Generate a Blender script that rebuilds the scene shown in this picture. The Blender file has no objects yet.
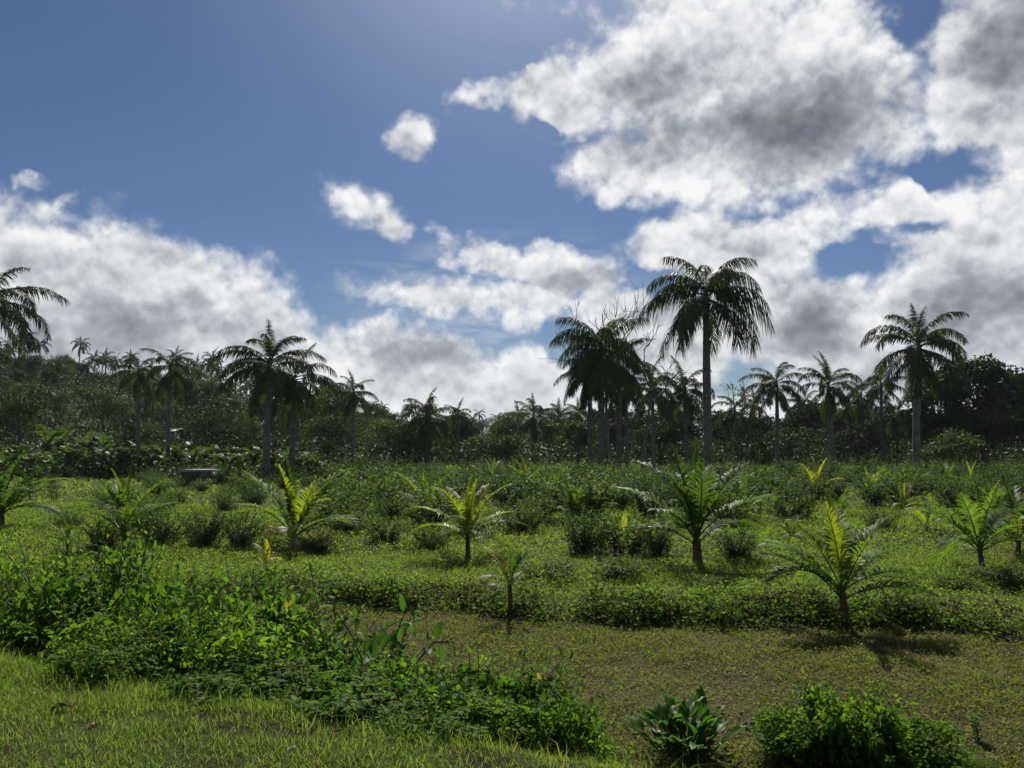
import bpy, math, random
import numpy as np
from mathutils import Vector

R = math.radians
sc = bpy.context.scene
COL = sc.collection
F_PX, W_PX, H_PX = 804.0, 1024, 768
CAM = np.array([0.0, 0.0, 3.3])
PITCH = math.atan(56.0 / F_PX)

# ------------------------------------------------------------------ camera
cam_d = bpy.data.cameras.new('camera')
cam_d.sensor_width = 36.0
cam_d.lens = 36.0 * F_PX / W_PX
cam_d.clip_end = 6000
cam = bpy.data.objects.new('camera', cam_d)
cam.location = CAM
cam.rotation_euler = (R(90) + PITCH, 0, 0)
COL.objects.link(cam)
sc.camera = cam

def ray(px, py):
    a, b = (px - 512) / F_PX, (384 - py) / F_PX
    c, s = math.cos(PITCH), math.sin(PITCH)
    return np.array([a, c - b * s, s + b * c])

def pix(p):
    d = np.asarray(p, float) - CAM
    c, s = math.cos(PITCH), math.sin(PITCH)
    f = d[1] * c + d[2] * s
    u = -d[1] * s + d[2] * c
    return 512 + F_PX * d[0] / f, 384 - F_PX * u / f

def at_dist(px, py, y):
    r = ray(px, py)
    return CAM + r * (y / r[1])

# ------------------------------------------------------------------ terrain
def sstep(a, b, t):
    t = np.clip((t - a) / (b - a), 0, 1)
    return t * t * (3 - 2 * t)

_ph = np.random.default_rng(3).uniform(0, 6.28, (40,))
def wob(x, y, f, k):
    return (np.sin(x * f + _ph[k] + 1.3 * np.sin(y * f * .7 + _ph[k + 1])) *
            np.sin(y * f * 1.1 + _ph[k + 2] + 1.1 * np.sin(x * f * .8 + _ph[k + 3])))

def bank_s(x, y):            # distance beyond the edge of the roadside verge
    return (x + 3.8) * 0.419 + (y - 6.0) * 0.908

def edge_e(x, y):            # distance beyond the upper edge of the mown track
    return (x + 2.6) * 0.218 + (y - 16.0) * 0.976 + 0.35 * np.sin(x * .55 + 1) + .15 * np.sin(x * 1.7)

_HX = [-3, -1.2, -.637, -.56, -.388, -.34, -.226, -.14, -.04, .2, .45, .8, 3]
_HZ = [27, 25, 20., 18.4, 13.6, 11.4, 7.2, 4.2, 1.8, .8, 2.5, 4.5, 5]
def ground_z(x, y):
    x = np.asarray(x, float); y = np.asarray(y, float)
    s = bank_s(x, y)
    z = 1.7 * (1 - sstep(-.15, 2.4, s)) + 0.02 * wob(x, y, 2.1, 0) + .012 * wob(x, y, 5.3, 4)
    e = edge_e(x, y)
    z = z + 0.24 * sstep(-.15, .7, e) * sstep(2.4, 5, s) + .07 * wob(x, y, .45, 8) * sstep(0, 3, e)
    yy = np.maximum(y, 1)
    h = np.interp(x / yy, _HX, _HZ)
    rise = sstep(92, 190, y) * (1 - .9 * sstep(420, 900, y))
    z = z + rise * h * (1 + .08 * wob(x, y, .045, 12))
    return z

def at_ground(px, py):
    r = ray(px, py)
    lo, hi, prev = .5, 400., .5
    for t in np.geomspace(1.5, 600, 900):
        p = CAM + r * t
        if p[2] < float(ground_z(p[0], p[1])):
            lo, hi = prev, t
            break
        prev = t
    for _ in range(24):
        m = .5 * (lo + hi); p = CAM + r * m
        if p[2] < float(ground_z(p[0], p[1])): hi = m
        else: lo = m
    p = CAM + r * hi
    return np.array([p[0], p[1], float(ground_z(p[0], p[1]))])

# ------------------------------------------------------------------ mesh helpers
class Buf:
    def __init__(s): s.V = []; s.F = {}; s.n = 0
    def add(s, V, *Fs):
        V = np.asarray(V, np.float32).reshape(-1, 3)
        for F in Fs:
            F = np.asarray(F, np.int64)
            s.F.setdefault(F.shape[1], []).append(F + s.n)
        s.V.append(V); s.n += len(V)
    def mesh(s, name, mat, smooth=False):
        me = bpy.data.meshes.new(name)
        V = np.concatenate(s.V); me.vertices.add(len(V)); me.vertices.foreach_set('co', V.ravel())
        idx, start, off = [], [], 0
        for k, L in s.F.items():
            F = np.concatenate(L); idx.append(F.ravel())
            start.append(off + np.arange(len(F)) * k); off += F.size
        idx = np.concatenate(idx).astype(np.int32); start = np.concatenate(start).astype(np.int32)
        me.loops.add(len(idx)); me.loops.foreach_set('vertex_index', idx)
        me.polygons.add(len(start)); me.polygons.foreach_set('loop_start', start)
        if smooth: me.polygons.foreach_set('use_smooth', np.ones(len(start), bool))
        me.update(calc_edges=True)
        me.materials.append(mat)
        return me

def nrm(a):
    a = np.asarray(a, float)
    return a / np.maximum(np.linalg.norm(a, axis=-1, keepdims=True), 1e-9)

def tube(buf, pts, rad, sides=8, cap=True):
    pts = np.asarray(pts, float); n = len(pts)
    rad = np.broadcast_to(np.asarray(rad, float), (n,))
    T = nrm(np.gradient(pts, axis=0))
    ref = np.array([1., .13, .07]) if abs(T[0, 2]) > .6 else np.array([.05, .1, 1.])
    A = nrm(np.cross(T, ref)); B = np.cross(T, A)
    a = np.arange(sides) / sides * 2 * math.pi
    V = pts[:, None] + rad[:, None, None] * (np.cos(a)[None, :, None] * A[:, None] + np.sin(a)[None, :, None] * B[:, None])
    i = np.arange(n - 1)[:, None] * sides; j = np.arange(sides)[None]; k = (j + 1) % sides
    F = np.stack([i + j, i + k, i + sides + k, i + sides + j], -1).reshape(-1, 4)
    buf.add(V.reshape(-1, 3), F)
    if cap:
        buf.add(V[-1], [list(range(sides))])

DIAMOND = (np.array([(0, 0, 0), (.45, .5, .1), (1, 0, -.1), (.45, -.5, .1)]),
           [np.array([(0, 1, 2), (0, 2, 3)])])
LEAF8 = (np.array([(0, 0, 0), (.28, .44, .07), (.28, 0, 0), (.28, -.44, .07), (.64, .37, .01), (.64, 0, -.07), (.64, -.37, .01), (1, 0, -.22)]),
         [np.array([(0, 2, 1), (0, 3, 2), (5, 7, 4), (5, 6, 7)]), np.array([(2, 5, 4, 1), (2, 3, 6, 5)])])

def leaves(buf, P, D, N, ln, wd, tpl=DIAMOND):
    P = np.asarray(P, float); n = len(P)
    D = nrm(D); S = nrm(np.cross(N, D)); N = np.cross(D, S)
    ln = np.broadcast_to(ln, (n,)); wd = np.broadcast_to(wd, (n,))
    tv, tf = tpl
    V = (P[:, None] + tv[None, :, 0, None] * (ln[:, None] * D)[:, None] + tv[None, :, 1, None] * (wd[:, None] * S)[:, None]
         + tv[None, :, 2, None] * (ln[:, None] * N)[:, None])
    o = np.arange(n)[:, None, None] * len(tv)
    buf.add(V.reshape(-1, 3), *[(f[None] + o).reshape(-1, f.shape[1]) for f in tf])

def blades(buf, P, h, w, lean, rng, curve=.5):
    n = len(P); a = rng.uniform(0, 6.283, n); b = rng.uniform(0, 6.283, n)
    S = np.stack([np.cos(a), np.sin(a), np.zeros(n)], -1) * w[:, None] * .5
    L = np.stack([np.cos(b), np.sin(b), np.zeros(n)], -1) * (lean * h)[:, None]
    Z = np.array([0, 0, 1.]) * h[:, None]
    m = P + L * .3 + Z * .55
    t = P + L + Z * (1 - .35 * curve * np.minimum(lean, 1.5))[:, None]
    V = np.stack([P - S, P + S, m - S * .8, m + S * .8, t], 1)
    o = np.arange(n)[:, None] * 5
    buf.add(V.reshape(-1, 3), o + np.array([[0, 1, 3, 2]]), o + np.array([[2, 3, 4]]))

def obj(name, me, parent=None, loc=(0, 0, 0), rot=(0, 0, 0), scale=1, mat=None):
    o = bpy.data.objects.new(name, me); COL.objects.link(o)
    o.location = loc; o.rotation_euler = rot
    o.scale = (scale,) * 3 if np.isscalar(scale) else scale
    if parent is not None: o.parent = parent
    if mat is not None:
        o.material_slots[0].link = 'OBJECT'; o.material_slots[0].material = mat
    return o

ALL = []
def thing(name, label, cat, loc=(0, 0, 0), rz=0, group=None, scale=1):
    o = bpy.data.objects.new(name, None); COL.objects.link(o)
    o.empty_display_size = .2
    o.location = loc; o.rotation_euler = (0, 0, rz); o.scale = (scale,) * 3 if np.isscalar(scale) else scale
    o['label'] = label; o['category'] = cat
    if group: o['group'] = group
    ALL.append(o)
    return o

def tag(o, label, cat, group=None, kind=None):
    if label: o['label'] = label
    if cat: o['category'] = cat
    if group: o['group'] = group
    if kind: o['kind'] = kind
    return o

# ------------------------------------------------------------------ materials
def new_mat(name):
    m = bpy.data.materials.new(name); m.use_nodes = True
    nt = m.node_tree; nt.nodes.clear()
    return m, nt, nt.nodes, nt.links

def mixc(nt, fac, a, b):
    n = nt.nodes.new('ShaderNodeMix'); n.data_type = 'RGBA'
    for sock, v in ((n.inputs[0], fac), (n.inputs[6], a), (n.inputs[7], b)):
        if hasattr(v, 'is_linked') or hasattr(v, 'links'): nt.links.new(v, sock)
        elif np.isscalar(v): sock.default_value = v
        else: sock.default_value = (*v, 1)
    return n.outputs[2]

def math_n(nt, op, a, b=None, c=None, clamp=False):
    n = nt.nodes.new('ShaderNodeMath'); n.operation = op; n.use_clamp = clamp
    for i, v in enumerate((a, b, c)):
        if v is None: continue
        if np.isscalar(v): n.inputs[i].default_value = v
        else: nt.links.new(v, n.inputs[i])
    return n.outputs[0]

def ramp_f(nt, v, a, b, lo=0., hi=1., smooth=True):
    n = nt.nodes.new('ShaderNodeMapRange')
    n.interpolation_type = 'SMOOTHSTEP' if smooth else 'LINEAR'
    nt.links.new(v, n.inputs[0])
    n.inputs[1].default_value = a; n.inputs[2].default_value = b
    n.inputs[3].default_value = lo; n.inputs[4].default_value = hi
    return n.outputs[0]

def noise(nt, vec, scale, detail=4, rough=.55, dist=0.):
    n = nt.nodes.new('ShaderNodeTexNoise')
    if vec is not None: nt.links.new(vec, n.inputs['Vector'])
    n.inputs['Scale'].default_value = scale; n.inputs['Detail'].default_value = detail
    n.inputs['Roughness'].default_value = rough; n.inputs['Distortion'].default_value = dist
    return n.outputs[0]

def leaf_mat(name, dark, light, trans=.4, rough=.42, tint=(1.5, 1.6, .7), spec=.4, odd=None):
    m, nt, N, L = new_mat(name)
    geo = N.new('ShaderNodeNewGeometry'); oi = N.new('ShaderNodeObjectInfo')
    f = math_n(nt, 'ADD', math_n(nt, 'MULTIPLY', geo.outputs['Random Per Island'], .65), math_n(nt, 'MULTIPLY', oi.outputs['Random'], .35))
    c = mixc(nt, f, dark, light)
    if odd:
        frac, oc = odd
        c = mixc(nt, math_n(nt, 'LESS_THAN', geo.outputs['Random Per Island'], frac), c, oc)
    p = N.new('ShaderNodeBsdfPrincipled'); L.new(c, p.inputs['Base Color'])
    p.inputs['Roughness'].default_value = rough + .1
    p.inputs['Specular IOR Level'].default_value = spec * .2
    t = N.new('ShaderNodeBsdfTranslucent')
    mt = N.new('ShaderNodeMix'); mt.data_type = 'RGBA'; mt.blend_type = 'MULTIPLY'; mt.inputs[0].default_value = 1
    L.new(c, mt.inputs[6]); mt.inputs[7].default_value = (*tint, 1); L.new(mt.outputs[2], t.inputs['Color'])
    mx = N.new('ShaderNodeMixShader'); mx.inputs[0].default_value = trans
    L.new(p.outputs[0], mx.inputs[1]); L.new(t.outputs[0], mx.inputs[2])
    o = N.new('ShaderNodeOutputMaterial'); L.new(mx.outputs[0], o.inputs[0])
    return m

def rough_mat(name, a, b, scale, rough=.9, bump=.3, stretch=(1, 1, 1), c=None, cscale=1.):
    m, nt, N, L = new_mat(name)
    tc = N.new('ShaderNodeTexCoord'); mp = N.new('ShaderNodeMapping'); L.new(tc.outputs['Object'], mp.inputs[0])
    mp.inputs['Scale'].default_value = stretch
    n1 = noise(nt, mp.outputs[0], scale, 6, .6)
    col = mixc(nt, ramp_f(nt, n1, .35, .65), a, b)
    if c is not None:
        n2 = noise(nt, mp.outputs[0], cscale, 4, .6)
        col = mixc(nt, ramp_f(nt, n2, .52, .62), col, c)
    p = N.new('ShaderNodeBsdfPrincipled'); L.new(col, p.inputs['Base Color'])
    p.inputs['Roughness'].default_value = rough; p.inputs['Specular IOR Level'].default_value = .25
    bp = N.new('ShaderNodeBump'); bp.inputs['Strength'].default_value = bump; bp.inputs['Distance'].default_value = .03
    L.new(n1, bp.inputs['Height']); L.new(bp.outputs[0], p.inputs['Normal'])
    o = N.new('ShaderNodeOutputMaterial'); L.new(p.outputs[0], o.inputs[0])
    return m

M = {}
M['palm_trunk'] = rough_mat('palm_trunk', (.11, .105, .095), (.17, .16, .145), 1.6, stretch=(1, 1, 3), bump=.2, c=(.085, .085, .075), cscale=.7)
M['bark'] = rough_mat('bark', (.06, .05, .04), (.13, .11, .085), 3, stretch=(1, 1, .4), bump=.5)
M['dead_wood'] = rough_mat('dead_wood', (.12, .11, .10), (.2, .18, .16), 3, stretch=(1, 1, .4))
M['fibre'] = rough_mat('fibre', (.05, .035, .02), (.12, .09, .055), 9, stretch=(1, 1, 2), bump=.6)
M['shaft'] = leaf_mat('shaft', (.05, .09, .03), (.07, .11, .035), .0, .35)
M['royal'] = leaf_mat('royal', (.022, .040, .014), (.050, .082, .024), .28, .42, spec=.35, odd=(.05, (.10, .09, .04)))
M['royal_far'] = leaf_mat('royal_far', (.022, .040, .015), (.055, .085, .028), .25, .45)
M['coco'] = leaf_mat('coco', (.055, .105, .018), (.125, .19, .034), .52, .42, spec=.35)
M['coco_dark'] = leaf_mat('coco_dark', (.034, .070, .016), (.080, .130, .026), .45, .4, spec=.4)
M['coco_lime'] = leaf_mat('coco_lime', (.12, .17, .022), (.22, .25, .035), .5, .35, spec=.45)
M['coco_yellow'] = leaf_mat('coco_yellow', (.19, .20, .030), (.31, .295, .045), .5, .4, spec=.4)
M['coco_dry'] = leaf_mat('coco_dry', (.22, .18, .11), (.36, .31, .21), .3, .5, tint=(1.2, 1.1, .8))
M['shrub_dark'] = leaf_mat('shrub_dark', (.018, .042, .010), (.062, .115, .020), .42, .48, spec=.45)
M['shrub_mid'] = leaf_mat('shrub_mid', (.030, .062, .013), (.105, .165, .028), .45, .48, odd=(.03, (.22, .19, .04)))
M['bank_leaf'] = leaf_mat('bank_leaf', (.024, .062, .010), (.105, .200, .025), .46, .46, spec=.2, odd=(.02, (.2, .17, .05)))
M['bank_light'] = leaf_mat('bank_light', (.05, .105, .014), (.14, .235, .030), .52, .46, spec=.2)
M['big_leaf'] = leaf_mat('big_leaf', (.03, .08, .016), (.075, .16, .025), .5, .32, spec=.45)
M['banana'] = leaf_mat('banana', (.026, .052, .014), (.065, .105, .025), .38, .35, spec=.5, odd=(.06, (.2, .19, .09)))
M['tree_dark'] = leaf_mat('tree_dark', (.012, .025, .009), (.040, .064, .019), .25, .48)
M['tree_mid'] = leaf_mat('tree_mid', (.024, .046, .013), (.060, .092, .022), .3, .48)
M['tree_olive'] = leaf_mat('tree_olive', (.036, .054, .015), (.075, .098, .028), .3, .48)
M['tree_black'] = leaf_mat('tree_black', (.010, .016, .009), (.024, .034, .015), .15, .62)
M['cover'] = leaf_mat('cover', (.066, .112, .015), (.195, .275, .038), .5, .42, spec=.3, odd=(.05, (.12, .09, .04)))
M['grass'] = leaf_mat('grass', (.088, .142, .026), (.205, .290, .056), .5, .5, spec=.3, tint=(1.4, 1.45, .85), odd=(.09, (.23, .19, .09)))
M['grass_long'] = leaf_mat('grass_long', (.080, .135, .022), (.175, .245, .046), .52, .45, spec=.3, tint=(1.4, 1.45, .8), odd=(.04, (.25, .21, .1)))
M['mown'] = leaf_mat('mown', (.088, .122, .022), (.19, .24, .046), .45, .5, spec=.25, odd=(.28, (.15, .115, .06)))
M['dead_weed'] = leaf_mat('dead_weed', (.05, .035, .024), (.12, .085, .055), .2, .7, tint=(1.2, 1, .8))

# ground: soil seen between the plants; greener in the field, drier on the mown track
def ground_mat():
    m, nt, N, L = new_mat('ground')
    tc = N.new('ShaderNodeTexCoord'); v = tc.outputs['Object']
    n1 = noise(nt, v, .35, 6, .6); n2 = noise(nt, v, 3.2, 6, .65); n3 = ramp_f(nt, noise(nt, v, 24, 8, .7), .30, .70)
    soil = mixc(nt, n3, (.035, .028, .016), (.085, .066, .038))
    green = mixc(nt, n3, (.055, .085, .015), (.11, .16, .03))
    at = N.new('ShaderNodeAttribute'); at.attribute_name = 'mown'
    dry = mixc(nt, n3, (.085, .068, .028), (.19, .150, .064))
    g = mixc(nt, ramp_f(nt, n2, .42, .62), green, soil)
    d = mixc(nt, ramp_f(nt, n1, .40, .62), mixc(nt, ramp_f(nt, n2, .40, .58), mixc(nt, .45, green, dry), dry), mixc(nt, ramp_f(nt, n2, .38, .56), dry, soil))
    col = mixc(nt, at.outputs['Fac'], g, d)
    p = N.new('ShaderNodeBsdfPrincipled'); L.new(col, p.inputs['Base Color'])
    p.inputs['Roughness'].default_value = .95; p.inputs['Specular IOR Level'].default_value = .1
    bp = N.new('ShaderNodeBump'); bp.inputs['Strength'].default_value = 1; bp.inputs['Distance'].default_value = .06
    L.new(n3, bp.inputs['Height']); L.new(bp.outputs[0], p.inputs['Normal'])
    o = N.new('ShaderNodeOutputMaterial'); L.new(p.outputs[0], o.inputs[0])
    return m
M['ground'] = ground_mat()

def mown_mask(x, y):
    e, s = edge_e(x, y), bank_s(x, y)
    return sstep(.15, -.3, e) * sstep(1.6, 2.6, s) * sstep(-9, -3.5, x + .35 * (16 - y))

# ------------------------------------------------------------------ ground sheet
def build_ground():
    rr = np.concatenate([[.3], np.geomspace(.8, 2500, 210)]); na = 480
    a = np.arange(na) / na * 2 * math.pi
    X = rr[:, None] * np.sin(a)[None]; Y = rr[:, None] * np.cos(a)[None]
    Z = ground_z(X, Y)
    b = Buf()
    i = np.arange(len(rr) - 1)[:, None] * na; j = np.arange(na)[None]; k = (j + 1) % na
    b.add(np.stack([X, Y, Z], -1).reshape(-1, 3), np.stack([i + j, i + na + j, i + na + k, i + k], -1).reshape(-1, 4), )
    b.add(np.stack([X[0], Y[0], Z[0]], -1), [list(range(na))[::-1]])
    me = b.mesh('ground', M['ground'], True)
    Vx = np.concatenate(b.V)
    at = me.attributes.new('mown', 'FLOAT', 'POINT')
    at.data.foreach_set('value', mown_mask(Vx[:, 0], Vx[:, 1]).astype(np.float32))
    o = obj('ground', me); o['kind'] = 'structure'
build_ground()

def build_mountain():
    m = rough_mat('mountain', (.016, .024, .016), (.035, .045, .024), .03, bump=0)
    xs = np.linspace(-1500, 1500, 260); ys = np.linspace(1500, 2250, 50)
    X, Y = np.meshgrid(xs, ys)
    top = np.interp(xs / 1800, [-.9, -.3, -.06, -.02, .03, .08, .13, .2, .3, .45, .9],
                    [36, 30, 42, 60, 66, 64, 57, 50, 30, 36, 54])
    top = top + 6 * np.sin(xs * .011) + 3 * np.sin(xs * .037 + 1) + 1.5 * np.sin(xs * .09)
    t = (ys - 1500) / 750
    prof = np.sin(np.clip(t, 0, 1) * math.pi) ** .8
    Z = prof[:, None] * top[None] * (1 + .12 * wob(X, Y, .012, 20)) + prof[:, None] * 5 * wob(X, Y, .05, 24) - 1
    n, k = X.shape
    i = np.arange(n - 1)[:, None] * k; j = np.arange(k - 1)[None]
    b = Buf(); b.add(np.stack([X, Y, Z], -1).reshape(-1, 3), np.stack([i + j, i + j + 1, i + k + j + 1, i + k + j], -1).reshape(-1, 4))
    o = obj('mountain', b.mesh('mountain', m, True)); o['kind'] = 'structure'
build_mountain()
# ------------------------------------------------------------------ palm fronds
def frond_mesh(name, e0, bend, L=1.0, n=55, ll=.2, lw=.016, side_up=.25, droop=.5, plumose=.4, seed=0, bare=.12, twist=0., mat='royal', gap=0., fwk=1.):
    rng = np.random.default_rng(seed)
    S = 26; s = np.linspace(0, 1, S)
    ang = R(e0) - R(bend) * s ** 1.35
    step = L / (S - 1)
    x = np.concatenate([[0], np.cumsum(np.cos(ang[:-1]) * step)]); z = np.concatenate([[0], np.cumsum(np.sin(ang[:-1]) * step)])
    y = twist * L * s ** 2
    C = np.stack([x, y, z], -1)
    b = Buf()
    tube(b, C, np.interp(s, [0, .1, 1], [.016, .010, .002]) * L, 5, cap=False)
    for side in (-1, 1):
        t = np.sort(bare + (1 - bare) * (np.arange(n) + rng.uniform(-.3, .3, n)) / n).clip(bare, 1)
        if gap > 0: t = t[rng.random(len(t)) > gap]
        k = len(t)
        P = np.stack([np.interp(t, s, C[:, i]) for i in range(3)], -1)
        a = np.interp(t, s, ang)
        T = np.stack([np.cos(a), np.zeros(k), np.sin(a)], -1)
        U = np.stack([-np.sin(a), np.zeros(k), np.cos(a)], -1)
        Y = np.array([0, side, 0.]) * np.ones((k, 1))
        lift = side_up + rng.uniform(-plumose, plumose, k)
        fw = np.interp(t, [bare, .5, 1], [.35, .65, 1.5]) + rng.uniform(-.1, .1, k)
        D = nrm(Y + T * (fw * fwk)[:, None] + U * lift[:, None])
        l = ll * L * np.interp(t, [bare, bare + .15, .5, .85, 1], [.55, .9, 1., .72, .35]) * rng.uniform(.85, 1.1, k)
        w = lw * L * np.interp(t, [bare, .4, 1], [.8, 1, .6])
        dr = droop * rng.uniform(.7, 1.3, k)
        Wd = nrm(np.cross(D, np.cross(Y, T) * side + .001))
        Wd = nrm(T - D * (T * D).sum(-1, keepdims=True))
        st = []
        for q, ww in ((0, .5), (.33, 1.), (.7, .75), (1, 0)):
            c = P + D * (q * l)[:, None] - np.array([0, 0, 1.]) * (dr * l * q ** 2)[:, None]
            if ww == 0: st.append([c])
            else:
                o = Wd * (w * ww * .5)[:, None]
                st.append([c - o, c + o])
        V = np.stack([v for q in st for v in q], 1)
        o = np.arange(k)[:, None] * 7
        b.add(V.reshape(-1, 3), o + np.array([[0, 1, 3, 2]]), o + np.array([[2, 3, 5, 4]]), o + np.array([[4, 5, 6]]))
    return b.mesh(name, M[mat])

E_R = [86, 66, 46, 26, 6, -18, -42]
B_R = [50, 88, 108, 108, 96, 72, 46]
ROYAL = {e: [frond_mesh('frond', e + d, bb * k, 1, 88, .165, .019, .10, .75, .75, seed=i * 10 + v, bare=.14, twist=tw, gap=.06)
             for v, (d, k, tw) in enumerate(((0, 1, 0), (7, 1.15, .12), (-7, .82, -.1)))] for i, (e, bb) in enumerate(zip(E_R, B_R))}
E_C = [84, 68, 52, 36, 18, -5]
B_C = [22, 42, 56, 66, 66, 56]
ROYAL_D = {e: [frond_mesh('frond', e + d, bb * k, 1, 80, .22, .017, .08, 1.15, .6, seed=300 + i * 10 + v, bare=.12, twist=tw, gap=.06)
             for v, (d, k, tw) in enumerate(((0, 1, 0), (7, 1.15, .12), (-7, .82, -.1)))] for i, (e, bb) in enumerate(zip(E_R, B_R))}
COCO = {e: [frond_mesh('frond', e + d, bb * k, 1, 38, .30 if e < 80 else .2, .0255, .60 if e < 80 else 1.2, .45, .16, seed=500 + i * 10 + v, bare=.2, twist=tw, mat='coco', gap=.08, fwk={84: 2.2, 68: 1.45}.get(e, 1.))
            for v, (d, k, tw) in enumerate(((0, 1, 0), (5, 1.2, .14), (-5, .8, -.12)))] for i, (e, bb) in enumerate(zip(E_C, B_C))}
SEEDL = {e: [frond_mesh('frond', e + d, bb * k, 1, 19, .27, .045, .45, .3, .08, seed=700 + i * 10 + v, bare=.28, twist=tw, mat='coco', gap=.04)
             for v, (d, k, tw) in enumerate(((0, 1, 0), (5, 1.2, .14), (-5, .8, -.12)))] for i, (e, bb) in enumerate(zip(E_C, B_C))}
DRY = [frond_mesh('dry_frond', 20 + 8 * v, 95, 1, 30, .22, .018, .1, 1.2, .3, seed=800 + v, bare=.2, twist=.1 * v, mat='coco_dry', gap=.2) for v in range(3)]

def pick(lib, e, rng):
    k = min(lib, key=lambda q: abs(q - e))
    return lib[k][rng.integers(3)]

LAND = {}        # phrases that other labels may point to: phrase -> (x, y)

def royal_palm(px, ground_py, dist, crown_py, rad_px, trunk_px, label, nf=17, seed=0, lean=0., up=1., low=-42, far=False, short=None, special=None, wind=0., lib=None):
    """Trunk at image column px, dist metres away, heart of the crown at row crown_py, crown radius rad_px."""
    rng = np.random.default_rng(seed + 1000)
    p = at_dist(px, ground_py, dist); x, y = p[0], p[1]
    z0 = float(ground_z(x, y)) - .1
    top = at_dist(px, crown_py, dist)[2]
    H = top - z0; r = trunk_px * .38 * dist / F_PX; L = rad_px * dist / F_PX * 1.22
    t = thing('royal_palm', label, 'palm tree', (x, y, z0), 0, 'tall royal palms')
    shaft = min(1.1 + .035 * H, H * .3) * (L / 4.5) ** .5
    s = np.linspace(0, 1, 14); b = Buf()
    off = lean * dist / F_PX
    pts = np.stack([off * (s ** 1.5 - 1) , .25 * np.sin(s * 3 + seed), s * (H - shaft)], -1)
    pts[:, 1] -= pts[0, 1]
    rad = r * np.interp(s, [0, .06, .35, .6, 1], [1.25, 1.0, 1.02, .98, .70])
    tube(b, pts, rad, 12)
    obj('trunk', b.mesh('trunk', M['palm_trunk'], True), t)
    b = Buf(); q = pts[-1]
    sp = np.stack([np.full(6, q[0]), np.full(6, q[1]), q[2] + np.linspace(-.05, shaft, 6)], -1)
    tube(b, sp, r * np.array([.72, .86, .78, .62, .48, .30]), 10)
    cs = obj('crownshaft', b.mesh('crownshaft', M['shaft'], True), t)
    az0 = rng.uniform(0, 6.28)
    heart = np.array([q[0], q[1], q[2] + shaft * .8])
    mat = M['royal_far'] if far else None
    for i in range(nf):
        u = (i + .5) / nf
        e = 82 * up + (low - 82 * up) * u ** .95 + rng.uniform(-8, 8)
        a = az0 + i * 2.39996 + rng.uniform(-.25, .25)
        l = L * np.interp(u, [0, .2, .7, 1], [.82, 1., 1.02, .86]) * rng.uniform(.9, 1.08)
        f = obj('frond', pick(lib or ROYAL, e, rng), t, heart - np.array([0, 0, u * shaft * .5]), (0, 0, a), l, mat)
        f.rotation_euler = (rng.uniform(-.15, .15), wind * math.cos(a), a)
    for (aa, e, k) in special or ():
        obj('frond', pick(lib or ROYAL, e, rng), t, heart, (0, 0, R(aa)), L * k, mat)
    LAND[short or label] = (x, y)
    return t

RP = royal_palm
RP(-17, 462, 92, 293, 60, 8, 'tall royal palm cut off by the left edge of the photo', 19, 1, lean=-12, short='the royal palm at the left edge')
RP(138, 476, 74, 368, 25, 5, 'slim royal palm with a pale thin trunk, left one of the slim pair', 14, 2, short='the left slim royal palm')
RP(168, 478, 72, 362, 29, 5.5, 'slim royal palm, right and slightly taller one of the slim pair', 15, 3, short='the right slim royal palm')
RP(266, 488, 62, 358, 50, 9, 'stout grey-trunked royal palm, taller left one of an overlapping pair', 18, 4, short='the stout left-hand royal palm', special=[(195, 46, 1.05), (180, 26, 1.), (15, 46, 1), (95, 86, .85)])
RP(291, 484, 66, 374, 40, 7, 'royal palm half hidden behind the stout grey-trunked palm, its fronds reaching right', 15, 5, short='the half hidden royal palm', special=[(-10, 46, 1.05), (10, 26, 1.1)])
RP(352, 474, 82, 388, 25, 4.5, 'single slender royal palm with a small crown, standing alone right of the overlapping pair', 15, 6, short='the lone slender royal palm')
RP(427, 466, 98, 412, 32, 9, 'short royal palm with a thick skirt of hanging fronds below its crown', 22, 7, low=-50, short='the skirted royal palm')
RP(458, 464, 104, 411, 16, 3.2, 'thin small royal palm just right of the skirted palm', 12, 8, far=True, short='the thin small royal palm')
RP(498, 452, 160, 418, 11, 2.4, 'tiny far royal palm standing clear of the tree tops', 12, 9, far=True, short='the tiny far royal palm')
RP(479, 452, 175, 412, 8, 2, 'tiniest far royal palm, with only its round crown above the woods', 11, 10, far=True, short='the tiniest far royal palm')
RP(534, 458, 118, 412, 27, 4, 'wide-crowned royal palm at the foot of the pale far mountain', 18, 11, far=True, low=-48, short='the wide-crowned royal palm')
RP(559, 458, 120, 415, 22, 6, 'shaggy dark royal palm beside the wide-crowned one, left of the dense palm clump', 18, 12, far=True, low=-55, short='the shaggy dark royal palm')
# the dense clump
RP(602, 476, 68, 341, 47, 9, 'tallest and shaggiest royal palm of the dense clump below the bare twigs', 19, 13, low=-44, up=.98, short='the tallest palm of the dense clump', lib=ROYAL_D, special=[(175, 46, 1.), (200, 46, 1.05)])
RP(590, 474, 72, 368, 34, 6.5, 'left front royal palm of the dense clump, pale trunk, drooping crown', 20, 14, low=-40, short='the left palm of the dense clump')
RP(619, 474, 73, 358, 40, 7, 'royal palm on the right of the dense clump with a broad drooping crown', 20, 15, low=-40, short='the right palm of the dense clump')
RP(627, 473, 78, 384, 30, 5, 'thin dark royal palm trunk at the right rim of the dense clump', 17, 16, low=-50, short='the thin palm of the dense clump')
RP(654, 468, 88, 381, 32, 5, 'dark drooping royal palm between the dense clump and the tallest palm', 19, 17, low=-52, short='the dark drooping royal palm')
RP(687, 468, 90, 384, 34, 5, 'royal palm partly behind the trunk of the tallest palm, on its left', 18, 18, low=-46, short='the palm left of the tallest trunk')
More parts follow.
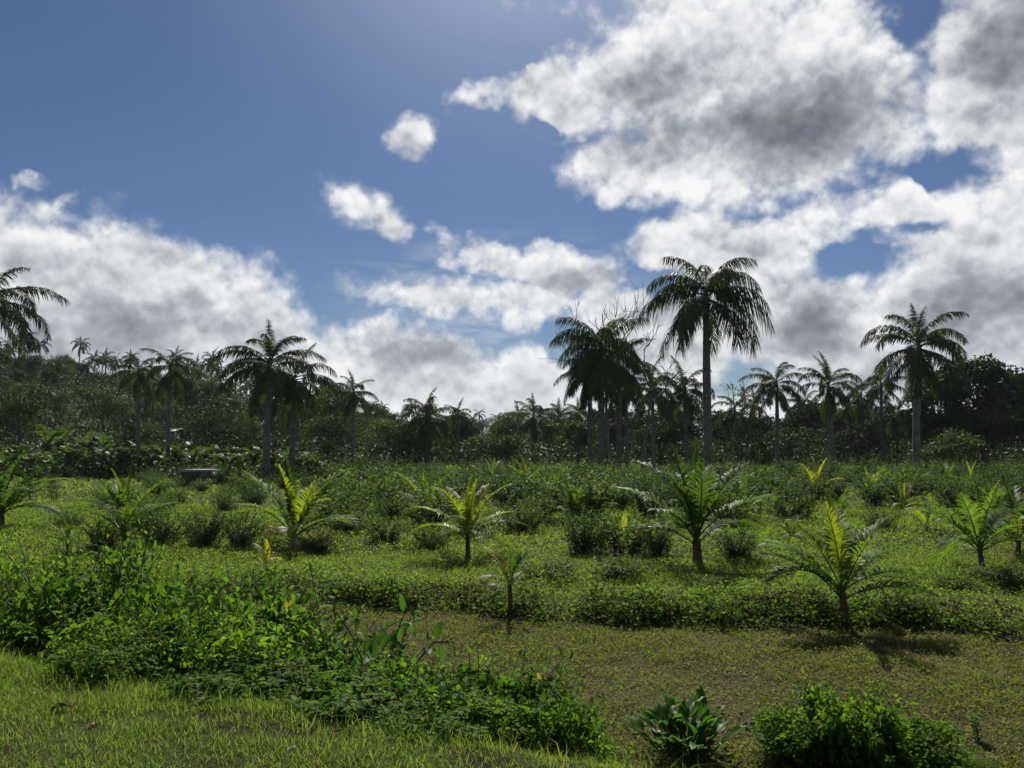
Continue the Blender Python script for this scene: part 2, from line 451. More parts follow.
RP(709, 478, 62, 286, 60, 11, 'tallest royal palm of all, thick trunk and huge drooping crown high against the clouds', 15, 19, low=-40, up=1.0, short='the tallest royal palm', lib=ROYAL_D, special=[(180, 46, .95), (8, 46, 1.02), (-14, 6, 1.1), (165, 26, .95), (2, -18, 1.1)])
RP(735, 462, 104, 405, 22, 3.6, 'small greener royal palm low behind the tallest trunk, on its right', 16, 20, low=-45, short='the small green royal palm')
RP(777, 466, 88, 379, 34, 5.5, 'royal palm with evenly arching fronds, first one right of the tallest palm', 17, 21, low=-44, short='the evenly arching royal palm')
RP(806, 462, 112, 401, 20, 3.2, 'low small royal palm between two larger arching ones', 14, 22, far=True, short='the low small royal palm')
RP(832, 468, 84, 381, 32, 6, 'royal palm with one frond upright like a spear, in the right row', 16, 23, low=-44, short='the spear-topped royal palm', special=[(90, 86, 1.0), (0, 46, 1), (180, 46, 1)])
RP(865, 466, 96, 391, 26, 4, 'dim royal palm crowded close behind the spear-topped one', 15, 24, low=-50, short='the dim crowded royal palm')
RP(884, 466, 92, 380, 26, 4.5, 'short-fronded royal palm just left of the tall right-hand palm', 14, 25, low=-44, short='the short-fronded royal palm')
RP(921, 472, 70, 340, 50, 9, 'tall royal palm with wide open crown in front of the big dark tree', 20, 26, low=-50, short='the tall palm before the dark tree', special=[(168, 46, 1.08), (8, 46, 1.), (20, 26, 1.1), (90, 86, .85)], lean=4)
RP(897, 466, 94, 409, 24, 4, 'low dark royal palm in the shade left of the big dark tree', 16, 27, low=-44, short='the low shaded royal palm')
RP(756, 464, 108, 401, 18, 3.2, 'little royal palm squeezed left of the evenly arching one', 14, 31, short='the squeezed little royal palm')
RP(671, 466, 98, 398, 22, 4, 'low bushy royal palm in the shadow between two drooping ones, left of the tallest trunk', 17, 32, low=-48, short='the low bushy royal palm')
RP(848, 466, 102, 404, 20, 3.5, 'dark low royal palm touching the right side of the spear-topped one', 15, 33, short='the dark low royal palm')
RP(1017, 462, 98, 383, 26, 4, 'royal palm poking out of the dark trees by the right edge', 15, 28, short='the right edge royal palm')

# ------------------------------------------------------------------ young coconut palms
def coconut(px, gpy, top_py, label, short, nf=11, seed=0, mat='coco', lib=COCO, mix=None, stem=.22, emax=86, emin=30, spread=1., dry=0, special=None, w=.07, kind='young coconut palm'):
    rng = np.random.default_rng(seed + 4000)
    p = at_ground(px, gpy); d = p[1]
    Ht = (gpy - top_py) * d / F_PX
    t = thing('coconut_palm', label, 'coconut palm', p - np.array([0, 0, .05]), 0, 'young coconut palms in the field')
    st = Ht * stem
    b = Buf(); s = np.linspace(0, 1, 8)
    lx = rng.uniform(-.12, .12) * st
    w = w * (Ht / 2.2)
    tube(b, np.stack([lx * s, 0 * s, s * st], -1), w * np.interp(s, [0, .2, 1], [1.35, 1., .75]), 9)
    obj('trunk', b.mesh('trunk', M['fibre'], True), t)
    L = (Ht - st) * 1.06
    az0 = rng.uniform(0, 6.28)
    for i in range(nf):
        u = (i + .5) / nf
        e = emax + (emin - emax) * u ** 1.05 + rng.uniform(-6, 6)
        a = az0 + i * 2.39996 + rng.uniform(-.3, .3)
        mm = mat
        if mix and rng.random() < mix[0]: mm = mix[1]
        f = obj('frond', pick(lib, e, rng), t, (lx, 0, st * (1 - .25 * u)), (rng.uniform(-.1, .1), 0, a), L * np.interp(u, [0, .3, 1], [.95, 1.05, .8]) * rng.uniform(.9, 1.08) * spread, M[mm])
    for (aa, e, k, mm) in special or ():
        obj('frond', pick(lib, e, rng), t, (lx, 0, st), (0, 0, R(aa)), L * k, M[mm])
    for i in range(dry):
        obj('dry_frond', DRY[rng.integers(3)], t, (lx, 0, st * .85), (0, 0, az0 + 1.1 + i * 2.1), L * .72)
    LAND[short] = (p[0], p[1])
    return t

CP = coconut
CP(3, 528, 452, 'coconut palm with long dark fronds cut off by the left edge of the photo', 'the left edge coconut palm', 12, 1, 'coco_dark', mix=(.25, 'coco'), special=[(10, 52, 1.1, 'coco'), (0, 18, 1., 'coco_dark')])
CP(66, 566, 508, 'thin scraggly coconut palm with ragged pale fronds, behind the left bank bushes', 'the scraggly coconut palm', 7, 2, 'coco_dark', stem=.42, dry=1, w=.05, spread=.8)
CP(125, 546, 470, 'green coconut palm fanned out like a vase above a clean thin stem', 'the vase-shaped coconut palm', 12, 3, 'coco', mix=(.3, 'coco_dark'), stem=.24)
CP(176, 503, 486, 'low pale coconut palm behind the vase-shaped one', 'the low pale coconut palm', 9, 4, 'coco', mix=(.3, 'coco_lime'), stem=.12)
CP(292, 548, 461, 'big coconut palm with upright yellow-green fronds and a few dry grey ones', 'the big yellow-green coconut palm', 12, 5, 'coco', mix=(.35, 'coco_lime'), dry=3, stem=.16, emin=22, special=[(50, 68, 1.05, 'coco_lime'), (20, 68, 1.1, 'coco'), (100, 84, 1., 'coco_dark')])
CP(266, 575, 534, 'stunted little coconut palm with golden yellow fronds near the big yellow-green one', 'the stunted golden coconut palm', 6, 6, 'coco_yellow', SEEDL, mix=(.4, 'coco_lime'), stem=.3, w=.05, dry=1, emin=30)
CP(468, 560, 477, 'coconut palm with yellow upper fronds on a slanting bare stem', 'the yellow-topped coconut palm', 12, 7, 'coco', mix=(.35, 'coco_lime'), stem=.3, special=[(60, 68, 1.05, 'coco_yellow'), (130, 68, 1., 'coco_yellow'), (95, 84, 1., 'coco_lime'), (185, 52, 1, 'coco_lime'), (15, 36, 1, 'coco_dark')], emin=20)
CP(511, 615, 538, 'smallest coconut seedling with a yellow tip at the upper edge of the mown track', 'the yellow-tipped seedling', 6, 8, 'coco_dark', SEEDL, stem=.42, emin=35, w=.075, special=[(150, 68, .95, 'coco_yellow'), (200, 36, .8, 'coco_dry'), (30, 68, .9, 'coco_dark')], spread=.72)
CP(698, 566, 446, 'big dark coconut palm with steep upright fronds in the middle of the field', 'the big dark coconut palm', 9, 9, 'coco_dark', mix=(.2, 'coco'), stem=.24, emin=34, special=[(140, 68, 1., 'coco_dark'), (160, 52, 1.05, 'coco_dark'), (30, 68, 1.02, 'coco_dark'), (5, 52, .9, 'coco'), (95, 84, 1.05, 'coco')], w=.09)
CP(846, 628, 508, 'nearest coconut palm with spreading bright green fronds beside the mown track', 'the nearest coconut palm', 9, 10, 'coco', mix=(.45, 'coco_lime'), stem=.32, emin=26, spread=1.14, special=[(172, 52, 1.05, 'coco'), (8, 52, 1.05, 'coco'), (140, 68, 1., 'coco_lime'), (60, 68, 1.1, 'coco'), (185, 36, 1., 'coco_dark'), (-5, 36, 1., 'coco')], w=.075)
CP(983, 570, 482, 'broad coconut palm with arching glossy fronds on the right of the field', 'the broad glossy coconut palm', 10, 11, 'coco', mix=(.3, 'coco_dark'), stem=.27, emin=22, special=[(150, 52, 1.1, 'coco'), (20, 52, 1.1, 'coco')], dry=1)
CP(1018, 560, 478, 'coconut palm cut off by the right edge of the photo', 'the right edge coconut palm', 12, 12, 'coco_dark', mix=(.3, 'coco_lime'), stem=.25)
CP(572, 522, 476, 'leafy green coconut palm among the shrubs in front of the dense palm clump', 'the leafy green coconut palm', 11, 13, 'coco', mix=(.25, 'coco_lime'), stem=.15)
CP(424, 516, 466, 'coconut palm with feathery light fronds left of the yellow-topped one', 'the feathery coconut palm', 11, 14, 'coco', mix=(.3, 'coco_lime'), stem=.12, dry=1)
CP(494, 497, 458, 'small bright coconut palm in the far shrubs, left one of two', 'the small bright coconut palm', 9, 15, 'coco', mix=(.5, 'coco_lime'), stem=.1)
CP(527, 497, 459, 'small green coconut palm in the far shrubs, right one of two', 'the small green coconut palm', 9, 16, 'coco', mix=(.2, 'coco_lime'), stem=.1)
CP(597, 512, 474, 'half yellow coconut palm at the feet of the dense palm clump', 'the half yellow coconut palm', 8, 17, 'coco', SEEDL, mix=(.35, 'coco_yellow'), stem=.12)
CP(622, 540, 512, 'little coconut palm with vivid yellow fronds sunk in dark shrubs', 'the little vivid yellow palm', 6, 18, 'coco_yellow', SEEDL, mix=(.4, 'coco'), stem=.2)
CP(817, 500, 460, 'bright yellow coconut palm glowing against the dark trees', 'the bright yellow coconut palm', 8, 19, 'coco_yellow', COCO, mix=(.35, 'coco_lime'), stem=.12, emin=25)
CP(868, 500, 464, 'green coconut palm just right of the bright yellow one', 'the green palm by the yellow one', 9, 20, 'coco', stem=.12, mix=(.3, 'coco_lime'))
CP(927, 532, 498, 'small bright green coconut palm left of the broad glossy one', 'the small palm in open grass', 8, 21, 'coco_lime', SEEDL, mix=(.5, 'coco'), stem=.16)
CP(902, 510, 480, 'low coconut palm with pale fronds in the right-hand shrubs', 'the low pale right-hand palm', 8, 22, 'coco', mix=(.4, 'coco_lime'), stem=.1)
CP(948, 494, 460, 'coconut palm with bleached arching fronds below the big dark tree', 'the bleached coconut palm', 10, 23, 'coco_dark', mix=(.3, 'coco_lime'), stem=.12, dry=2)
CP(742, 520, 472, 'coconut palm with drooping dark fronds just behind the big dark one', 'the drooping coconut palm', 10, 24, 'coco_dark', stem=.15, mix=(.3, 'coco'))
CP(656, 512, 470, 'coconut palm with one bleached frond between the clump and the big dark palm', 'the coconut palm with a bleached frond', 9, 25, 'coco_dark', stem=.12, dry=1)
CP(997, 515, 476, 'green coconut palm behind the broad glossy one at the right', 'the green palm behind the glossy one', 10, 26, 'coco', mix=(.3, 'coco_lime'), stem=.14)
CP(770, 498, 470, 'small dull coconut palm left of the bright yellow one', 'the small dull coconut palm', 8, 27, 'coco_dark', stem=.1, mix=(.4, 'coco'))
CP(30, 500, 470, 'small coconut palm near the banana plants at the left edge', 'the small left-hand coconut palm', 8, 28, 'coco_dark', stem=.15, mix=(.3, 'coco'))
CP(345, 500, 470, 'small coconut palm in front of the lone slender royal palm', 'the small palm below the slender royal', 8, 29, 'coco', stem=.12, mix=(.4, 'coco_dark'))

# more young palms, smaller and farther back
rngC = np.random.default_rng(71)
BACK = [(715, 497, 466, 'pale young coconut palm in the far shrubs right of the tallest trunk', 'coco_lime'), (760, 512, 484, 'dark small coconut palm at the edge of the open grass on the right', 'coco_dark'), (842, 516, 486, 'upright green coconut palm behind the nearest one', 'coco'),
        (886, 488, 458, 'small coconut palm at the foot of the tall palm before the dark tree', 'coco'), (972, 490, 462, 'lime green coconut palm in the far right shrubs', 'coco_lime'), (1010, 488, 464, 'small dark coconut palm far back at the right edge', 'coco_dark'),
        (548, 500, 468, 'narrow coconut palm left of the dense palm clump in the shrubs', 'coco'), (450, 490, 464, 'narrow dark coconut palm below the thin small royal palm', 'coco_dark'), (390, 500, 470, 'fresh green coconut palm left of the feathery one', 'coco'), (320, 520, 484, 'small coconut palm just right of the big yellow-green one', 'coco_lime'),
        (690, 496, 468, 'low coconut palm hidden behind the big dark one', 'coco_dark'), (792, 540, 512, 'stunted dark coconut palm in the open grass left of the nearest one', 'coco_dark'), (912, 494, 466, 'yellowish coconut palm behind the low pale right-hand palm', 'coco_lime'), (225, 512, 486, 'little dark coconut palm among the shrubs right of the low pale one', 'coco_dark')]
SHORT = ['the pale palm by the tallest trunk', 'the dark palm at the open grass', 'the upright palm behind the nearest', 'the small palm by the tall one', 'the lime palm far right', 'the far back right-hand palm', 'the narrow palm by the clump', 'the narrow dark coconut palm', 'the fresh green coconut palm', 'the small lime coconut palm', 'the low palm behind the dark one', 'the stunted dark coconut palm', 'the yellowish coconut palm', 'the little dark coconut palm']
for i, (px, gy, ty, lab, mt) in enumerate(BACK):
    coconut(px, gy, ty, lab, SHORT[i], 8 + i % 3, 60 + i, mt, mix=(.3, 'coco'), stem=.1 + .03 * (i % 3), emin=14, dry=1 if i % 4 == 0 else 0)
# ------------------------------------------------------------------ broadleaf shapes
def crown_buf(rng, lobes, n_cl, per, cl_r, leaf, flat=.8, wid=.55):
    """Leaf clumps spread through a union of lobes (cx, cy, cz, rx, ry, rz)."""
    b = Buf(); lobes = np.asarray(lobes, float)
    vol = lobes[:, 3] * lobes[:, 4] * lobes[:, 5]
    which = rng.choice(len(lobes), n_cl, p=vol ** .67 / (vol ** .67).sum())
    u = nrm(rng.normal(size=(n_cl, 3))); u[:, 2] = np.where(u[:, 2] < -.35, -u[:, 2], u[:, 2])
    rad = rng.uniform(.45, 1.06, n_cl) ** .7
    C = lobes[which, :3] + u * rad[:, None] * lobes[which, 3:]
    cr = cl_r * rng.uniform(.6, 1.4, n_cl)
    k = n_cl * per
    off = nrm(rng.normal(size=(k, 3))) * (rng.uniform(0, 1, k) ** .5)[:, None]
    off[:, 2] *= .65
    P = np.repeat(C, per, 0) + off * np.repeat(cr, per)[:, None]
    Nn = nrm(off * .6 + np.array([0, 0, flat]) + rng.normal(size=(k, 3)) * .55)
    D = nrm(off + rng.normal(size=(k, 3)) * .6 - np.array([0, 0, .35]))
    l = leaf * rng.uniform(.7, 1.35, k)
    leaves(b, P, D, Nn, l, l * wid)
    return b, C

def limbs_buf(rng, H, r, tips, n=9, lean=0., fork=.35):
    b = Buf(); s = np.linspace(0, 1, 7)
    path = np.stack([lean * s ** 2 + .04 * H * np.sin(s * 4 + rng.uniform(0, 6)) * s, .03 * H * np.sin(s * 3 + rng.uniform(0, 6)) * s, s * H * .8], -1)
    tube(b, path, r * np.interp(s, [0, .1, 1], [1.35, 1, .35]), 8)
    for t in tips[rng.choice(len(tips), min(n, len(tips)), replace=False)]:
        f = rng.uniform(fork, .85); st = np.array([np.interp(f, s, path[:, i]) for i in range(3)])
        q = np.linspace(0, 1, 5)[:, None]
        mid = (st + t) / 2 + np.array([0, 0, -.06 * H])
        pp = st * (1 - q) ** 2 + 2 * mid * q * (1 - q) + t * q ** 2
        tube(b, pp, r * np.array([.42, .34, .26, .18, .08]), 5)
    return b

def tree_kind(seed, W, H, mat, n_cl=95, per=26, leaf=.34, trunk_h=.3, nl=6, r=.16):
    rng = np.random.default_rng(seed)
    lob = [(0, 0, H * .62, W * .36, W * .36, H * .3)]
    for i in range(nl):
        a = i * 2.4 + rng.uniform(-.4, .4); rr = rng.uniform(.18, .34) * W
        k = rng.uniform(.16, .26)
        lob.append((rr * math.cos(a), rr * math.sin(a), H * rng.uniform(trunk_h + .12, .84), W * k, W * k, H * k * rng.uniform(.6, .9)))
    cb, C = crown_buf(rng, lob, n_cl, per, .085 * W + .25, leaf)
    return limbs_buf(rng, H, r, C).mesh('trunk', M['bark'], True), cb.mesh('crown', M[mat])

def shoot_shrub(seed, H, Rr, n_shoot, per, leaf, wid, mat, tpl=LEAF8, tilt=(5, 70), droop=.25, stem_r=.006, start=.22, short=.45, flop=0., wmat='bark'):
    """A shrub grown shoot by shoot: each shoot arches out of the base and carries alternate leaves."""
    rng = np.random.default_rng(seed)
    fb, sb = Buf(), Buf()
    PP, DD, NN, LL = [], [], [], []
    for i in range(n_shoot):
        a = rng.uniform(0, 6.283); tl = R(rng.uniform(*tilt)) * rng.uniform(.6, 1)
        ln = H * rng.uniform(short, 1.08) * (1 + .25 * math.sin(tl))
        base = np.array([math.cos(a + rng.uniform(-1.2, 1.2)), math.sin(a + rng.uniform(-1.2, 1.2)), 0]) * rng.uniform(0, .55) * Rr
        hd = np.array([math.cos(a), math.sin(a), 0])
        s = np.linspace(0, 1, 7)
        th = tl * (.55 + .75 * s) + flop * s ** 2
        st = ln / 6
        pts = base + np.concatenate([[np.zeros(3)], np.cumsum((np.sin(th[:-1, None]) * hd + np.cos(th[:-1, None]) * np.array([0, 0, 1.])) * st, 0)])
        pts += np.cumsum(rng.normal(size=(7, 3)) * .012 * ln, 0)
        pts[:, 2] = np.maximum(pts[:, 2], .02)
        tube(sb, pts, stem_r * np.linspace(1.3, .4, 7), 4, cap=False)
        m = int(per * rng.uniform(.7, 1.2))
        t = start + (1 - start) * (np.arange(m) + rng.uniform(-.3, .3, m)) / max(m - 1, 1); t = t.clip(0, 1)
        P = np.stack([np.interp(t, s, pts[:, k]) for k in range(3)], -1)
        T = nrm(np.stack([np.interp(t, s, np.gradient(pts[:, k])) for k in range(3)], -1))
        g = np.arange(m) * 2.39996 + rng.uniform(0, 6)
        A = nrm(np.cross(T, [.3, .2, .9])); B = np.cross(T, A)
        rad = np.cos(g)[:, None] * A + np.sin(g)[:, None] * B
        D = nrm(rad + T * (.35 + .5 * t[:, None]) + np.array([0, 0, .15 - droop]) + rng.normal(size=(m, 3)) * .2)
        N_ = nrm(np.array([0, 0, 1.]) + T * .5 + rng.normal(size=(m, 3)) * .35)
        PP.append(P + rad * .01); DD.append(D); NN.append(N_); LL.append(leaf * np.interp(t, [start, .75, 1], [.8, 1.1, .55]) * rng.uniform(.75, 1.25, m))
    P, D, N_, l = map(np.concatenate, (PP, DD, NN, LL))
    leaves(fb, P, D, N_, l, l * wid, tpl)
    return sb.mesh('stem', M[wmat]), fb.mesh('foliage', M[mat])

def place(name, label, cat, parts, loc, rz=0., scale=1., group=None, mats=None):
    t = thing(name, label, cat, loc, rz, group, scale)
    for i, me in enumerate(parts):
        obj(me.name.split('.')[0], me, t, mat=M[mats[i]] if mats and mats[i] else None)
    return t

# ------------------------------------------------------------------ automatic wording: find what stands nearest to a thing
ORD = ['first', 'second', 'third', 'fourth', 'fifth', 'sixth', 'seventh', 'eighth', 'ninth', 'tenth', 'eleventh', 'twelfth', 'thirteenth', 'fourteenth', 'fifteenth', 'sixteenth', 'seventeenth', 'eighteenth', 'nineteenth', 'twentieth']
PENDING = []
def later(o, adj):
    PENDING.append((o, adj))
def resolve_labels():
    seen = {}
    for o, adj in PENDING:
        x, y = o.location.x, o.location.y
        if abs(x / y) > .645:
            o['label'] = '%s beyond the %s edge of the photo' % (adj, 'left' if x < 0 else 'right'); continue
        best = None
        for ph, (lx, ly) in LAND.items():
            dd = math.hypot((x / y - lx / ly) * 60, math.log(y / ly) * 14)
            if best is None or dd < best[0]: best = (dd, ph, lx, ly)
        _, ph, lx, ly = best
        da = (x / y - lx / ly) * F_PX
        dy = math.log(y / ly)
        if abs(da) > 14 and abs(da) > abs(dy) * 120: rel = 'right of' if da > 0 else 'left of'
        else: rel = 'behind' if dy > 0 else 'in front of'
        seen.setdefault((adj, rel, ph), []).append(o)
    for (adj, rel, ph), L in seen.items():
        L.sort(key=lambda o: o.location.x / o.location.y)
        for i, o in enumerate(L):
            if len(L) == 1 or len(L) > len(ORD): pre = adj
            elif len(L) == 2: pre = adj + (', left one of two,' if i == 0 else ', right one of two,')
            elif i == 0: pre = 'leftmost ' + adj
            elif i == len(L) - 1: pre = 'rightmost ' + adj
            else: pre = '%s from left, %s' % (ORD[i], adj)
            lab = '%s %s %s' % (pre, rel, ph)
            for w in ('leafy ', 'low ', 'mid green ', 'spreading ', 'upright ', 'bushy ', 'round ', 'green ', 'leafy ', 'royal ', 'dark ', 'the ', 'narrow ', 'broad '):
                if len(lab.split()) > 16: lab = lab.replace(w, '', 1)
            if len(lab.split()) > 16: lab = lab.replace('one of two', 'one', 1).replace(' tree belt', ' belt', 1)
            if len(lab.split()) > 16: lab = lab.replace(' loose-leaved', '', 1)
            if len(lab.split()) > 16: lab = lab.replace(' the ', ' ')
            o['label'] = lab

# ------------------------------------------------------------------ wooded hillside and far tree belt
rngT = np.random.default_rng(77)
KINDS = [tree_kind(11, 8.5, 8, 'tree_dark', 120), tree_kind(12, 7, 9, 'tree_mid', 105), tree_kind(13, 9.5, 7, 'tree_dark', 125, nl=8), tree_kind(14, 6, 7.5, 'tree_olive', 80, leaf=.3),
         tree_kind(15, 8, 6.5, 'tree_mid', 110, nl=8), tree_kind(16, 5, 9.5, 'tree_dark', 85)]
KWORD = ['dark round tree', 'mid green bushy tree', 'broad dark tree', 'olive loose-leaved tree', 'low spreading green tree', 'narrow dark tree']
def far_palm(seed, nf=15):
    rng = np.random.default_rng(seed)
    b = Buf(); s = np.linspace(0, 1, 6)
    tube(b, np.stack([.3 * s ** 2, 0 * s, s * 8.4], -1), np.interp(s, [0, 1], [.19, .12]), 7)
    f = Buf()
    for i in range(nf):
        u = (i + .5) / nf; e = 80 - 122 * u + rng.uniform(-8, 8); a = i * 2.4 + rng.uniform(-.3, .3)
        me = pick(ROYAL, e, rng)
        v = np.empty(len(me.vertices) * 3, np.float32); me.vertices.foreach_get('co', v); v = v.reshape(-1, 3) * 3.1
        ca, sa = math.cos(a), math.sin(a)
        v = np.stack([v[:, 0] * ca - v[:, 1] * sa + .3, v[:, 0] * sa + v[:, 1] * ca, v[:, 2] + 8.6], -1)
        q = [list(p.vertices) for p in me.polygons]
        f.add(v, *[np.array([w for w in q if len(w) == k]) for k in (3, 4) if any(len(w) == k for w in q)])
    return b.mesh('trunk', M['palm_trunk'], True), f.mesh('crown', M['royal_far'])
FPALM = [far_palm(21), far_palm(22), far_palm(23)]

def far_tree(x, y, k, sc_, group, adj=None):
    z = float(ground_z(x, y)) - .15
    name, cat = ('palm_tree', 'palm tree') if k >= 10 else ('broadleaf_tree', 'tree')
    parts = FPALM[k - 10] if k >= 10 else KINDS[k]
    w = ('feathery palm' if k >= 10 else KWORD[k])
    t = place(name, '', cat, parts, (x, y, z), rngT.uniform(0, 6.28), (sc_ * rngT.uniform(.9, 1.12), sc_ * rngT.uniform(.9, 1.12), sc_ * rngT.uniform(.85, 1.15)), group)
    later(t, w + ' ' + adj)
    return t

def sample_band(az0, az1, y0, y1, n, mind):
    out = []
    for _ in range(n * 40):
        if len(out) >= n: break
        a = rngT.uniform(az0, az1); y = math.sqrt(rngT.uniform(y0 ** 2, y1 ** 2)); x = a * y
        if all((x - q[0]) ** 2 + (y - q[1]) ** 2 > mind ** 2 for q in out): out.append((x, y))
    return out
# the hillside on the left
for (x, y) in sample_band(-1.02, -.20, 100, 215, 215, 4.5):
    p = rngT.random()
    k = rngT.integers(0, 6) if p < (.66 if y < 160 else .34) else 10 + rngT.integers(0, 3)
    up = y > 165
    far_tree(x, y, int(k), (rngT.uniform(.5, .75) if y > 160 and k < 10 else rngT.uniform(.75, 1.05) if k < 10 else rngT.uniform(.72, .98)), 'trees of the wooded hillside', 'on the hillside crest' if up else 'on the hillside')
# the low belt in the middle
for (x, y) in sample_band(-.22, .16, 98, 220, 78, 5.):
    p = rngT.random(); k = rngT.integers(0, 6) if p < .8 else 10 + rngT.integers(0, 3)
    far_tree(x, y, int(k), rngT.uniform(.55, .84), 'low trees below the far mountain', 'in the middle tree belt')
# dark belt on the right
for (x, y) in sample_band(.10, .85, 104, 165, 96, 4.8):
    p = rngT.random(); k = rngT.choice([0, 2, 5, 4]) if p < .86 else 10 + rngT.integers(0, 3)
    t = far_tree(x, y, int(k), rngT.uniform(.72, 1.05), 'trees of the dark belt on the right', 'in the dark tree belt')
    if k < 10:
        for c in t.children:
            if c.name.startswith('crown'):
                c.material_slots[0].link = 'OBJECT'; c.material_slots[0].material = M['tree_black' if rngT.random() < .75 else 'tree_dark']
# low thicket that closes the gaps between the trees
def thicket():
    rng = np.random.default_rng(31); b = Buf()
    n = 15000
    az = rng.uniform(-1.05, .95, n); y = np.sqrt(rng.uniform(92 ** 2, 200 ** 2, n)); x = az * y
    z = ground_z(x, y); per = 12
    cr = rng.uniform(.7, 1.5, n); hz = rng.uniform(.3, 2.2, n)
    off = nrm(rng.normal(size=(n * per, 3))) * rng.uniform(.3, 1, n * per)[:, None]
    P = np.repeat(np.stack([x, y, z + hz], -1), per, 0) + off * np.repeat(cr, per)[:, None]
    N_ = nrm(off + np.array([0, 0, .8]) + rng.normal(size=P.shape) * .5)
    l = rng.uniform(.35, .75, len(P))
    leaves(b, P, nrm(off + rng.normal(size=P.shape) * .7), N_, l, l * .6)
    # lower and nearer growth on the left, at the feet of the banana plants
    n = 6200; az = rng.uniform(-1.0, -.16, n); y = rng.uniform(61.0, 96, n); x = az * y
    cr = rng.uniform(.3, .7, n); hz = rng.uniform(.1, .8, n); per = 10
    off = nrm(rng.normal(size=(n * per, 3))) * rng.uniform(.3, 1, n * per)[:, None]
    P = np.repeat(np.stack([x, y, ground_z(x, y) + hz], -1), per, 0) + off * np.repeat(cr, per)[:, None]
    l = rng.uniform(.2, .45, len(P))
    leaves(b, P, nrm(off + rng.normal(size=P.shape) * .7), nrm(off + np.array([0, 0, .8]) + rng.normal(size=P.shape) * .5), l, l * .6)
    o = obj('undergrowth', b.mesh('undergrowth', M['tree_dark'])); tag(o, 'dark leafy undergrowth filling the woods behind the field', None, None, 'stuff')
thicket()

# big dark tree at the right
def big_tree():
    rng = np.random.default_rng(41)
    c = at_dist(985, 470, 88); x, y = c[0], c[1]; z0 = float(ground_z(x, y)); k = 88 / F_PX
    lob = []
    for (px, py, rx, ry) in ((975, 395, 40, 34), (945, 410, 28, 30), (1005, 405, 34, 34), (1040, 410, 36, 36), (960, 435, 40, 28), (1010, 440, 44, 24), (925, 428, 20, 24), (985, 375, 22, 16), (1065, 430, 34, 34), (952, 388, 18, 15)):
        lob.append(((px - 985) * k, rng.uniform(-2, 2), at_dist(px, py, 88)[2] - z0, rx * k, rx * k, ry * k))
    cb, C = crown_buf(rng, lob, 600, 40, .95, .44)
    t = thing('broadleaf_tree', 'huge dark broadleaf tree with a spreading crown at the right edge', 'tree', (x, y, z0))
    obj('trunk', limbs_buf(rng, 11, .45, C, 26, fork=.2).mesh('trunk', M['bark'], True), t)
    obj('crown', cb.mesh('crown', M['tree_dark']), t)
    LAND['the huge dark tree'] = (x, y)
big_tree()

def mid_tree(px, gpy, dist, W, H, mat, label, seed, n_cl=90, leaf=.3, per=24, short=None, name='broadleaf_tree', cat='tree'):
    p = at_dist(px, gpy, dist); z = float(ground_z(p[0], p[1])) - .1
    k = tree_kind(seed, W, H, mat, n_cl, per, leaf)
    place(name, label, cat, k, (p[0], p[1], z))
    if short: LAND[short] = (p[0], p[1])
mid_tree(15, 476, 84, 7.5, 9.5, 'tree_olive', 'olive green tree rising beside the royal palm at the left edge', 51, 130, short='the olive tree at the left')
mid_tree(578, 470, 92, 5.5, 6.0, 'tree_mid', 'light green bushy tree left of the pale trunks of the dense palm clump', 52, 90, short='the light bushy tree')
mid_tree(497, 470, 96, 7, 3.6, 'tree_mid', 'low wide green thicket tree in the middle, with a flat top', 53, 100, short='the low flat-topped tree')
mid_tree(738, 470, 100, 5.0, 11.5, 'tree_mid', 'airy tree with sparse see-through leaves behind the tallest royal palm', 54, 26, per=14, leaf=.3)
mid_tree(960, 470, 80, 6, 4.2, 'tree_olive', 'small olive tree in front of the huge dark tree', 55, 70)
mid_tree(790, 476, 92, 9, 4.4, 'tree_dark', 'wide dark bush tree below the evenly arching royal palm', 56, 110)
mid_tree(660, 474, 94, 7, 5.0, 'tree_dark', 'dark bush tree filling the gap right of the dense palm clump', 57, 100)
mid_tree(858, 474, 94, 9, 5.0, 'tree_black', 'dark bush tree between the trunks of the right-hand palms', 58, 110)
mid_tree(212, 470, 98, 9, 7, 'tree_dark', 'rounded dark tree behind the small stone hut', 59, 120)
mid_tree(330, 470, 100, 8, 6.5, 'tree_mid', 'bushy tree behind and left of the lone slender royal palm', 60, 110)
mid_tree(395, 470, 98, 7, 6, 'tree_mid', 'bushy green tree between the lone slender palm and the skirted palm', 61, 100)

